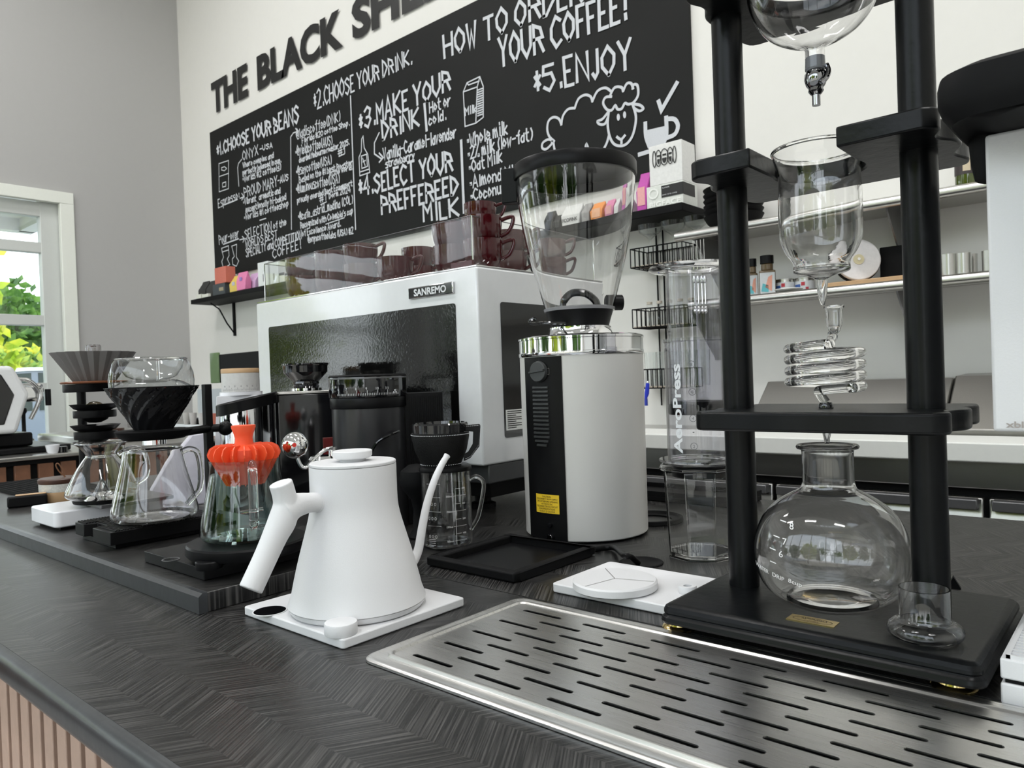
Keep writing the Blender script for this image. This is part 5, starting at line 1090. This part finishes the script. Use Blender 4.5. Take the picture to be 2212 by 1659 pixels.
t = tag(M().lathe([(24, 0), (64, .5), (66, 3), (64, 5), (26, 6)], 56, closed=True).build('wooden_ring', cc('reddish_wood', (.20, .07, .03), .3), scale=s), 'reddish wooden ring under the grey ribbed dripper', 'ring'); t.location = (cD.x, cD.y, zd+.0005)
def ribf(n, amp): return lambda a, k: 1+amp*abs(((a*n/(2*pi)) % 1)*2-1)-amp/2
dg = thing('grey_dripper', 'grey ceramic dripper with pleated sides on the wooden ring', 'dripper', (cD.x, cD.y, zd+6*s), f.rot)
M().shell([(34, -6), (40, 0), (80, 62)], 3, 120, rf=ribf(20, .085)).build('pleated_cone', GREY, dg, scale=s, ang=20)
t = tag(M().lathe([(0, 0), (14, 0), (15, 4), (15, 72), (13, 76), (0, 77)], 32).build('glass_bulb', GLB, scale=s), 'clear rounded glass tube standing up in the grey dripper', 'glass tube'); t.location = (cD.x, cD.y, zd+9*s)
# corrugated scale
q = thing('coffee_scale', 'black ridged scale with front notch under the right glass server', 'scale', (0, 0, 0))
M().box(-1.415, .478, Z0, -1.275, .65, .0335).build('base', BLK, q)
M().prism([(-1.425, .470), (-1.385, .470), (-1.378, .490), (-1.340, .490), (-1.335, .466), (-1.262, .466), (-1.262, .655), (-1.425, .655)], .0335, .0545).build('body', BLK, q, .001)
gq = M(); y = .474
while y < .650:
    x0 = -1.424 if y < .49 or y > .0 else 0
    if y < .493: gq.box(-1.424, y, .0545, -1.386, y+.0024, .0562).box(-1.334, y, .0545, -1.263, y+.0024, .0562)
    else: gq.box(-1.424, y, .0545, -1.263, y+.0024, .0562)
    y += .0048
gq.build('ridged_platform', BLK, q)
# right glass server with handle
f = Fr(336, 1122, .0565); s = f.m
sv = f.thing('server', 'clear glass server with angular handle under the black swirl dripper', 'server')
pr = [(0, 5), (50, 2), (74, 2), (85, 10), (87, 20), (83, 40), (72, 85), (64, 120), (61, 136), (60, 146), (58, 152)]
v = smooth_pts([(a, b, 0) for a, b in pr], 3); M().shell([(max(p.x, 0), p.y) for p in v], 2, 72).build('glass_body', GLB, sv, scale=s, ang=60)
M().lathe([(56, 151), (59, 151.5), (60, 153), (58, 154.5), (55, 153.5)], 56, closed=True).build('rim', GLB, sv, scale=s)
M().lathe([(0, 3), (50, 2.2), (72, 2.5), (68, 7), (40, 7.5), (0, 9)], 56).build('thick_base', GLB, sv, scale=s)
M().tube(smooth_pts([(56, -6, 142), (72, -10, 148), (88, -12, 138), (93, -14, 100), (90, -14, 62), (76, -12, 42), (64, -10, 28)], 6), 6.5, 14).build('handle', GLB, sv, scale=s)
# its holder, dripper and glass top
sR = f.m; fR = f; zf2 = lambda py: zat(fR.p.x, fR.p.y, py)
dR = Vector((fR.p.x, fR.p.y, 0)).normalized(); rR = Vector((dR.y, -dR.x, 0))
cE = Vector((fR.p.x, fR.p.y, 0))+rR*4*sR
bs = thing('brew_stand', 'black post stand with round arm holding the black swirl dripper', 'stand', (0, 0, 0))
zE = zf2(928)
pst = oz(450, 1118, Z0); pst = Vector((fR.p.x, fR.p.y, 0))+rR*118*sR+dR*.07; pst.z = Z0
zpt = zat(pst.x, pst.y, 830)
M().box(pst.x-.0068, pst.y-.0068, Z0+.005, pst.x+.0068, pst.y+.0068, zpt).build('post', BLK, bs, .001)
M().prism(rrect(pst.x-.08, pst.y-.014, pst.x+.04, pst.y+.03, .008), Z0, Z0+.006).build('foot', BLK, bs)
q = M(); q.lathe([(26*sR, zE-20*sR), (60*sR, zE-20*sR), (70*sR, zE-14*sR), (77*sR, zE-2*sR), (74*sR, zE), (26*sR, zE)], 56, cE.x, cE.y, closed=True); q.build('round_holder', BLKM, bs)
q = M(); q.tube([(cE.x+rR.x*62*sR, cE.y+rR.y*62*sR, zE-9*sR), (pst.x, pst.y, zE-9*sR), (pst.x+rR.x*.030, pst.y+rR.y*.030, zE-9*sR)], .0075, 12); q.build('arm', BLK, bs)
M().sph((pst.x+rR.x*.030, pst.y+rR.y*.030, zE-11*sR), .0135).build('arm_knob', BLK, bs)
M().lathe([(18*sR, zE-32*sR), (24*sR, zE-32*sR), (24*sR, zE-19*sR), (18*sR, zE-19*sR)], 32, cE.x, cE.y, closed=True).build('metal_collar', CHR, bs)
dk = thing('black_dripper', 'black swirl-ribbed dripper in the round arm with a glass cup on top', 'dripper', (cE.x, cE.y, zE+.0004), fR.rot)
def swirl(a, k): return 1+.055*(max(0, sin((a-k*.085)*15))**2)-.02
M().shell([(38+54*t_, 92*t_) for t_ in [i/14 for i in range(15)]], 2.5, 272, rf=swirl).build('cone', BLKG, dk, scale=sR, ang=70)
M().lathe([(84, 89), (93, 90), (93, 92), (84, 92)], 64, closed=True).build('rim', BLK, dk, scale=sR)
t = thing('glass_topper', 'double-walled clear glass bowl sitting on the black dripper', 'glass bowl', (cE.x, cE.y, zE+92.6*sR), fR.rot)
M().lathe([(84, 0), (85, 12), (83, 30), (77, 50), (70, 59), (66, 58), (62, 40), (50, 22), (30, 14), (0, 12), (0, 8), (30, 9), (56, 14), (70, 6), (80, 0)], 72).build('bowl', GL, t, scale=sR, ang=60)
M().lathe([(68, 57), (72, 58), (73, 60), (70, 61.5), (67, 60)], 64, closed=True).build('rim', GLB, t, scale=sR)
M().cyl((12, 0, 14), (12, 0, 59), 3, None, 10).build('centre_rod', GLB, t, scale=sR)
# stoneware jar
f = Fr(131, 1081, Z0); s = f.m; t = f.thing('sugar_jar', 'speckled stoneware jar with dark wooden lid and leather loop', 'jar')
M().lathe([(0, 0), (37, 0), (39, 3), (39, 22), (0, 22)], 48).build('raw_clay_band', PWOOD, t, scale=s)
M().lathe([(0, 22), (39, 22), (39.5, 24), (39.5, 39), (0, 39)], 48).build('glazed_body', CERAM, t, scale=s)
M().lathe([(0, 39.2), (40, 39.2), (41, 41), (41, 48), (39, 50), (0, 50.5)], 48).build('lid', DWOOD, t, scale=s)
M().tube(smooth_pts([(9, 0, 50), (6, 0, 66), (-2, 0, 80), (-6, 0, 76), (0, 0, 62), (11, 0, 50)], 5), 1.4, 8).build('leather_loop', TAN, t, scale=s)
# small case and grated mat
f = Fr(58, 1093, Z0); s = f.m; t = f.thing('tool_case', 'small black rounded case with wooden top beside the stoneware jar', 'case')
M().box(-35, -12, 0, 38, 14, 24).build('case_body', BLK, t, .004, scale=s); M().box(-20, -9, 24.1, 36, 11, 25.5).build('wood_inlay', PWOOD, t, .0005, scale=s)
q = thing('bar_mat', 'black grated rubber bar mat at the far left end of the bar', 'mat', (0, 0, 0))
X0, X1, Y0, Y1 = -2.46, -2.0, .585, .755
M().box(X0, Y0, .0258, X1, Y1, .028).build('mat_base', BLKM, q, smooth=False)
g_ = M(); x = X0
while x < X1: g_.box(x, Y0, .028, x+.004, Y1, .034); x += .014
y = Y0
while y < Y1: g_.box(X0, y, .028, X1, y+.004, .0335); y += .014
g_.build('grid', BLKM, q)
# white angular box behind server
f = Fr(388, 1106, Z0, .06); s = f.m
t = f.thing('white_box', 'white sloping plastic box standing behind the glass server', 'box')
M().prismy([(-62, 0), (58, 0), (62, 118), (58, 160), (30, 158), (-22, 96), (-58, 40)], 6, 62).build('shell', cc('lavender_white_plastic', (.70, .68, .76), .3), t, .005, scale=s)
# herb jar
f = Fr(252, 1064, Z0, .05); s = f.m; t = f.thing('plant_jar', 'narrow glass jar of dried green stems between the two carafes', 'jar')
M().shell([(0, 1), (18, 1), (19, 4), (19, 96)], 1.5, 28).build('glass_body', GLB, t, scale=s)
q = M()
for k in range(70):
    a, r_ = random.uniform(0, 6.28), random.uniform(0, 14); x, y = r_*cos(a), r_*sin(a)
    q.tube([(x, y, 5), (x+random.uniform(-3, 3), y+random.uniform(-3, 3), 50), (x+random.uniform(-4, 4), y+random.uniform(-4, 4), 94)], .9, 4)
q.build('dried_stems', cc('dried_green', (.30, .30, .10), .7), t, scale=s)
M().lathe([(0, 97), (20, 97), (21, 100), (20, 134), (0, 135)], 28).build('lid', DWOOD, t, scale=s)
# ================================================================ ORANGE DRIPPER ON SCALE
q = thing('coffee_scale', 'black scale with round raised platform and front knob under the orange dripper', 'scale', (0, 0, 0))
M().prism(rrect(-1.138, .466, -.955, .625, .002), Z0, .0415).build('body', BLK, q, .0008)
M().lathe([(0, .0418), (.07, .0418), (.07, .047), (0, .047)], 48, -1.035, .560).build('platform_post', BLK, q)
f = Fr(535, 1163, .065); s = f.m
M().lathe([(0, .047), (.066, .047), (.079, .049), (.081, .052), (.081, .0625), (.079, .065), (0, .065)], 72, f.p.x, f.p.y).build('platform', BLK, q, smooth=True)
pk = oz(452, 1227, .042); M().lathe([(0, .0418), (.0165, .0418), (.0172, .043), (.0172, .051), (.016, .0525), (0, .0527)], 36, pk.x, pk.y).build('knob', BLK, q)
pk = oz(369, 1208, .042); M().lathe([(.010, .0416), (.012, .0416), (.012, .0421), (.010, .0421)], 32, pk.x, pk.y, closed=True).build('touch_ring', GREYM, q)
f.p.z = .0655; s = f.m
sv = f.thing('server', 'clear glass server with stick handle holding the orange dripper', 'server')
pr = [(0, 5), (60, 2), (82, 3), (94, 10), (96, 22), (91, 50), (82, 95), (74, 132), (72, 150), (72, 165), (73, 172)]
v = smooth_pts([(a, b, 0) for a, b in pr], 3); M().shell([(max(p.x, 0), p.y) for p in v], 2, 72).build('glass_body', GG, sv, scale=s, ang=60)
M().lathe([(0, 3), (56, 2.2), (80, 2.5), (74, 8), (40, 8.5), (0, 10)], 56).build('thick_base', GLB, sv, scale=s)
q = M(); q.tube(smooth_pts([(14, -72, 160), (14, -92, 168), (14, -108, 160), (14, -112, 130), (14, -112, 80), (14, -108, 52), (14, -96, 44)], 5), 9.5, 16); q.build('handle', GLB, sv, scale=s)
M().cyl((-12, -98, 72), (32, -98, 76), 3.4, None, 10).build('handle_pin', GLB, sv, scale=s)
od = thing('orange_dripper', 'orange finned plastic dripper with flared knob resting in the server mouth', 'dripper', (f.p.x, f.p.y, .0655+173*s), f.rot)
zd = 173
Q = lambda px_, py_: (px_, 1163-py_-zd)
core = [(0, -54), (32, -54), (34, -50), (46, -20), (50, 0), (50, 10), (48, 20), (34, 26), (19, 30), (18, 44), (20, 52), (25, 66), (25, 71), (20, 71), (0, 68)]
M().lathe(core, 64).build('cone_body', ORG, od, scale=s)
q = M()
for k in range(20):
    a = 2*pi*k/20; c_, n_ = Vector((cos(a), sin(a), 0)), Vector((-sin(a), cos(a), 0))*1.3
    F2 = [(34, -56), (40, -56), (66, -8), (74, 6), (75, 12), (70, 24), (60, 30), (30, 30), (20, 26)]
    q.add([c_*r_+n_*sg+Vector((0, 0, z)) for sg in (1, -1) for r_, z in F2], [tuple(range(9)), tuple(range(17, 8, -1))]+[(i, (i+1) % 9, 9+(i+1) % 9, 9+i) for i in range(9)])
q.build('fins', ORG, od, scale=s, smooth=False)
# ================================================================ BACK ROW OF GRINDERS
def F_(px, py): return Fr(px, py, .0008)
# white grinder with canister
f = F_(530, 1092); s = f.m; t = f.thing('coffee_grinder', 'white tapered grinder topped by a white dial with wooden lid', 'grinder')
M().prism(rrect(-66, -40, 66, 60, 10), 0, 1).prismy([(-64, 1), (64, 1), (48, 238), (-48, 238)], -38, 58).build('body', WHITE2, t, .004, scale=s)
M().lathe([(0, 238.5), (44, 238.5), (44, 246), (0, 246)], 48).build('collar', WHITE2, t, scale=s)
M().lathe([(0, 246.5), (39, 246.5), (39, 286), (0, 286)], 48).build('dial', cc('warm_white_plastic', (.62, .61, .59), .4), t, scale=s)
M().lathe([(0, 286.2), (39.3, 286.2), (39.3, 294), (38, 296), (0, 296)], 48).build('wooden_lid', PWOOD, t, scale=s)
q = M(); mp_ = cylmap(39.3, 0, 0)
for k in range(36): u = -34+k*68/35*1.0; ribbon(q, [(u*1.3, 248), (u*1.3, 252 if k % 5 else 255)], .5, mp_)
for k in range(7): text(q, str(k+1), lambda u, v, k=k: mp_(-38+k*12.4+2.6*u, 256.5+3.4*v))
q.build('dial_marks', mat('grey_ink', (.12, .12, .13)), t, smooth=False, scale=s)
# steel tumbler, slanted lid
f = F_(543, 1114); s = f.m; t = f.thing('steel_canister', 'mirror steel canister with slanted black lid behind the orange dripper', 'canister')
q = M(); n = 48; vs = []
top = lambda x: 236+x*.20
for z in (0, 1): vs += [(57*cos(2*pi*i/n), 57*sin(2*pi*i/n), z*top(57*cos(2*pi*i/n))) for i in range(n)]
q.add(vs, [(i, (i+1) % n, n+(i+1) % n, n+i) for i in range(n)]+[tuple(range(n))[::-1], tuple(range(n, 2*n))]).build('body', SILV, t, scale=s)
q = M(); vs = []
for r_, dz in ((57.5, -6), (63, -6), (63, 16), (61, 18), (56, 18), (54, 12)): vs += [(r_*cos(2*pi*i/n), r_*sin(2*pi*i/n), top(r_*cos(2*pi*i/n))+dz) for i in range(n)]
q.add(vs, [(k*n+i, k*n+(i+1) % n, (k+1)*n+(i+1) % n, (k+1)*n+i) for k in range(5) for i in range(n)]).build('slanted_lid', BLK, t, scale=s)
q = M(); q.add([(55*cos(2*pi*i/n), 55*sin(2*pi*i/n), top(55*cos(2*pi*i/n))+12) for i in range(n)], [tuple(range(n))]).build('lid_window', mat('smoked_plastic', (.05, .05, .055), .1), t, scale=s, smooth=False)
# black grinder with funnel
f = F_(671, 1096); s = f.m; t = f.thing('coffee_grinder', 'black boxy grinder with funnel hopper and steel top plate', 'grinder')
M().prism(rrect(-64, -38, 62, 52, 8), 0, 246).build('body', BLKG, t, .002, scale=s)
M().prism(rrect(-66, -40, 64, 54, 9), 246.3, 252).build('top_plate', STEEL, t, .001, scale=s)
M().lathe([(0, 252.2), (33, 252.2), (33, 258), (0, 258)], 40).build('steel_ring', CHR, t, scale=s)
M().lathe([(0, 258), (26, 258), (28, 262), (26, 265), (28, 268), (27, 272), (46, 292), (47, 306), (49, 308), (49, 311), (0, 311)], 48).build('funnel_hopper', BLKG, t, scale=s)
M().box(30, -46, 110, 62, -38.3, 152).build('red_catch_plate', cc('dark_red_plastic', (.12, .01, .01), .25), t, .001, scale=s)
# dial grinder
f = F_(806, 1136); s = f.m; t = f.thing('coffee_grinder', 'black round grinder with numbered dial ring behind the kettle', 'grinder')
M().lathe([(0, 0), (76, 0), (78, 3), (78, 256), (0, 256)], 64).build('body', cc('satin_black_barrel', (.018, .018, .02), .3), t, scale=s)
M().lathe([(0, 256.3), (80, 256.3), (81, 258), (81, 277), (80, 279), (0, 279)], 64).build('collar', BLK, t, scale=s)
M().lathe([(0, 279.5), (82, 279.5), (82.5, 281), (82.5, 320), (82, 322), (0, 322)], 72).build('dial_ring', BLKG, t, scale=s)
M().lathe([(0, 322.2), (82, 322.2), (83, 324), (80, 327), (0, 328)], 72).build('lid', BLKM, t, scale=s)
M().lathe([(80, 318), (83.4, 318), (83.4, 321), (80, 321)], 72, closed=True).build('thin_steel_band', GREYM, t, scale=s)
q = M(); mp_ = cylmap(83, 0, 0)
for k in range(40):
    u = -70+k*140/39; ribbon(q, [(u, 284), (u, 288 if k % 6 != 1 else 294)], .8, mp_)
for k, tx in enumerate(('6', '7', '8', '9', '10', '11')): text(q, tx, lambda u, v, k=k, tx=tx: mp_(-69+k*21.3+(2.6*len(tx)+.4)*u, 295+5.5*v))
q.sph(mp_(60, 292), 1.6, 8, 6).sph(mp_(63, 288), 1.6, 8, 6).sph(mp_(57, 288), 1.6, 8, 6)
q.build('dial_marks', WINK, t, smooth=False, scale=s)
bx = M(); bx.prism(rrect(60, -12, 160, 66, 6), 0, 284); bx.build('motor_housing', BLK, t, .001, scale=s)
q = M(); x = 84
while x < 156: q.box(x, -14, 10, x+2, -12, 276); x += 4
q.build('housing_ribs', BLK, t, scale=s)
M().tube(smooth_pts([(-4, -78, 156), (14, -84, 186), (40, -82, 200), (60, -62, 206)], 5), 3, 8).build('bean_chute', BLKG, t, scale=s)
# hand mill with ball knob
f = Fr(706, 1190, SLZ+.0008); s = f.m; t = f.thing('hand_mill', 'dark wooden hand mill with chrome crank and round chrome ball knob', 'hand mill')
M().lathe([(0, 0), (30, 0), (32, 4), (28, 110), (30, 180), (28, 194), (0, 196)], 40).build('body', DWOOD, t, scale=s)
M().lathe([(0, 196.3), (30, 196.3), (31, 200), (26, 206), (0, 207)], 40).build('cap', CHR, t, scale=s)
M().cyl((20, 0, 206), (20, 0, 224), 9, None, 20).build('axle_nut', CHR, t, scale=s)
M().tube(smooth_pts([(20, -6, 222), (2, -14, 218), (-20, -22, 200), (-34, -26, 186), (-46, -28, 190), (-54, -30, 212)], 6), 4.2, 12).build('crank_arm', CHR, t, scale=s)
M().sph((-56, -30, 234), 28, 40, 24).build('ball_knob', CHR, t, scale=s)
M().cyl((-57, -57, 237), (-57, -58.6, 237), 4.5, None, 16).build('red_reflection_dot', RED, t, scale=s)  # red reflection in the chrome ball, painted as a small dot
# glass mug with leather dripper
f = Fr(968, 1178, .0008); s = f.m; t = f.thing('glass_mug', 'straight glass measuring mug with white scale lines beside the kettle spout', 'mug')
M().shell([(0, 3), (48, 2), (53, 6), (54, 14), (54, 158), (55, 162)], 2, 56).build('glass_body', GLB, t, scale=s, ang=50)
M().lathe([(0, 3), (46, 2.4), (52, 6), (50, 11), (0, 11)], 48).build('thick_base', GLB, t, scale=s)
M().tube(smooth_pts([(50, -10, 142), (66, -16, 148), (80, -18, 136), (78, -18, 110), (66, -16, 62), (50, -12, 34)], 6), 4.5, 12).build('handle', GLB, t, scale=s)
q = M()
mp_ = cylmap(55, math.radians(28), 0)
ribbon(q, [(-8, 12), (-8, 128)], .7, mp_)
for k, (z, tx) in enumerate(((20, '50ml'), (50, '150ml'), (82, '250ml'), (114, '350ml'))):
    ribbon(q, [(-13, z), (18, z)], .7, mp_); text(q, tx, lambda u, v, z=z, tx=tx: mp_(-28+13*u, z-2+4*v))
    ribbon(q, [(-8, z+15), (4, z+15)], .6, mp_); text(q, ('100', '200', '300', '400')[k], lambda u, v, z=z: mp_(8+8*u, z+13+3.5*v))
mp_ = cylmap(55, math.radians(-30), 0)
for z in (52, 82, 112, 140): ribbon(q, [(-16, z), (16, z)], .6, mp_)
for z in (30, 68, 98):
    for x in (-12, -4, 4): ribbon(q, [(x+2*cos(2*pi*i/10), z+3*sin(2*pi*i/10)) for i in range(11)], .5, mp_)
for k in range(4): ribbon(q, [(-14, 24-k*4), (2, 24-k*4)], .7, mp_)
q.build('measuring_marks', SHINK, t, smooth=False, scale=s)
d = thing('leather_dripper', 'black leather-wrapped dripper with white stitching on the glass mug', 'dripper', (f.p.x, f.p.y, .0008+163*s), f.rot)
M().lathe([(30, 0), (56, 0), (57, 3), (56, 8), (50, 12), (30, 12)], 56, closed=True).build('base_plate', BLK, d, scale=s)
lw = M().lathe([(36, 12), (42, 12), (56, 44), (62, 72), (62, 82), (58, 82), (36, 14)], 64, closed=True, cx=-8).build('leather_wrap', LEATH, d, scale=s)
M().lathe([(50, 80), (59, 80), (60, 100), (58, 103), (53, 103), (44, 60)], 64, closed=True, cx=-8).build('dripper_rim', BLKG, d, scale=s)
hf = M(); hf.prismy([(44, 96), (76, 98), (78, 94), (74, 50), (54, 26), (40, 20), (40, 34), (50, 40), (60, 56), (62, 82), (44, 84)], -24, -20); hf.build('leather_handle', LEATH, d, .001, scale=s)
q = M()
for k in range(52):
    a = -pi+pi*k/52; r_ = 62.6; q.box(-8+r_*cos(a)-.9, r_*sin(a)-.5, 78, -8+r_*cos(a)+.9, r_*sin(a)+.5, 79)
for k in range(26):
    a = -pi+pi*k/26; r_ = 44; q.box(-8+r_*cos(a)-.8, r_*sin(a)-1.2, 14.5, -8+r_*cos(a)+.8, r_*sin(a)-.3, 15.4)
P = [(48, 94), (75, 95), (76, 92), (72, 52), (54, 29), (42, 24)]
for (x0, z0_), (x1, z1_) in zip(P, P[1:]):
    L = math.hypot(x1-x0, z1_-z0_); n_ = max(1, int(L/3.4))
    for k in range(n_): t0, t1 = k/n_, (k+.55)/n_; q.add([(x0+(x1-x0)*t0, -24.6, z0_+(z1_-z0_)*t0-.4), (x0+(x1-x0)*t1, -24.6, z0_+(z1_-z0_)*t1-.4), (x0+(x1-x0)*t1, -24.6, z0_+(z1_-z0_)*t1+.4), (x0+(x1-x0)*t0, -24.6, z0_+(z1_-z0_)*t0+.4)], [(0, 1, 2, 3)])
q.build('white_stitching', WINK, d, smooth=False, scale=s)
# black bulb blower
f = Fr(905, 1162, .0008); s = f.m; t = f.thing('blower_bulb', 'black rubber blower bulb beside the glass mug behind the kettle', 'blower')
f.p
M().lathe([(0, 0), (20, 0), (22, 4), (12, 20), (10, 60), (14, 84), (30, 104), (38, 124), (34, 146), (18, 158), (0, 161)], 36).build('bulb', BLKM, t, scale=s)
# ================================================================ LIGHT
wd = bpy.data.worlds.new('world'); SC.world = wd; wd.use_nodes = True; n = wd.node_tree.nodes; l = wd.node_tree.links
bg = n['Background']; tc = n.new('ShaderNodeTexCoord'); sp = n.new('ShaderNodeSeparateXYZ'); l.new(tc.outputs['Generated'], sp.inputs[0])
r = n.new('ShaderNodeValToRGB'); e = r.color_ramp.elements
e[0].position = .46; e[0].color = (.28, .28, .25, 1); e[1].position = .505; e[1].color = (.95, .98, 1, 1); e.new(.85).color = (.72, .86, 1, 1)
mr = n.new('ShaderNodeMapRange'); mr.inputs[1].default_value = -1; mr.inputs[2].default_value = 1; l.new(sp.outputs[2], mr.inputs[0]); l.new(mr.outputs[0], r.inputs[0]); l.new(r.outputs[0], bg.inputs[0]); bg.inputs[1].default_value = 3.6
sun = bpy.data.lights.new('sun', 'SUN'); sun.energy = 3.0; sun.angle = .02; so = bpy.data.objects.new('sun', sun); COL.objects.link(so); so.rotation_euler = Vector((.45, -.35, -.8)).to_track_quat('-Z', 'Y').to_euler()
def area(name, loc, sx, sy, power, direction, col=(1, 1, 1)):
    a = bpy.data.lights.new(name, 'AREA'); a.shape = 'RECTANGLE'; a.size = sx; a.size_y = sy; a.energy = power; a.color = col
    o = bpy.data.objects.new(name, a); COL.objects.link(o); o.location = loc; o.rotation_euler = Vector(direction).to_track_quat('-Z', 'Y').to_euler(); return o
for i, (x, y) in enumerate(((-4.6, -.9), (-1.6, -.9), (1.4, -.9), (-4.6, 1.2), (-1.6, 1.4), (1.4, 1.4))):
    area('added_fill_lamp', (x, y, CZ-.06), 1.2, .3, 40, (0, 0, -1), (1, .99, .98))  # unseen lamps with panels, added to brighten the room
    fx = thing('added_fill_panel', 'slim white panel added out of view for fill light', 'added fill light', (x, y, CZ-.04), 0, 'added fill panels')
    M().box(-.64, -.19, 0, .64, .19, .04).build('housing', WHITE, fx)
SC.view_settings.view_transform = 'Standard'; SC.view_settings.look = 'None'; SC.view_settings.gamma = 1; SC.view_settings.use_curve_mapping = False
SC.view_settings.exposure = 0.12
SC.cycles.max_bounces = 14; SC.cycles.transmission_bounces = 12; SC.cycles.transparent_max_bounces = 24; SC.cycles.glossy_bounces = 5; SC.cycles.diffuse_bounces = 4
SC.cycles.use_denoising = True; SC.cycles.sample_clamp_indirect = 6
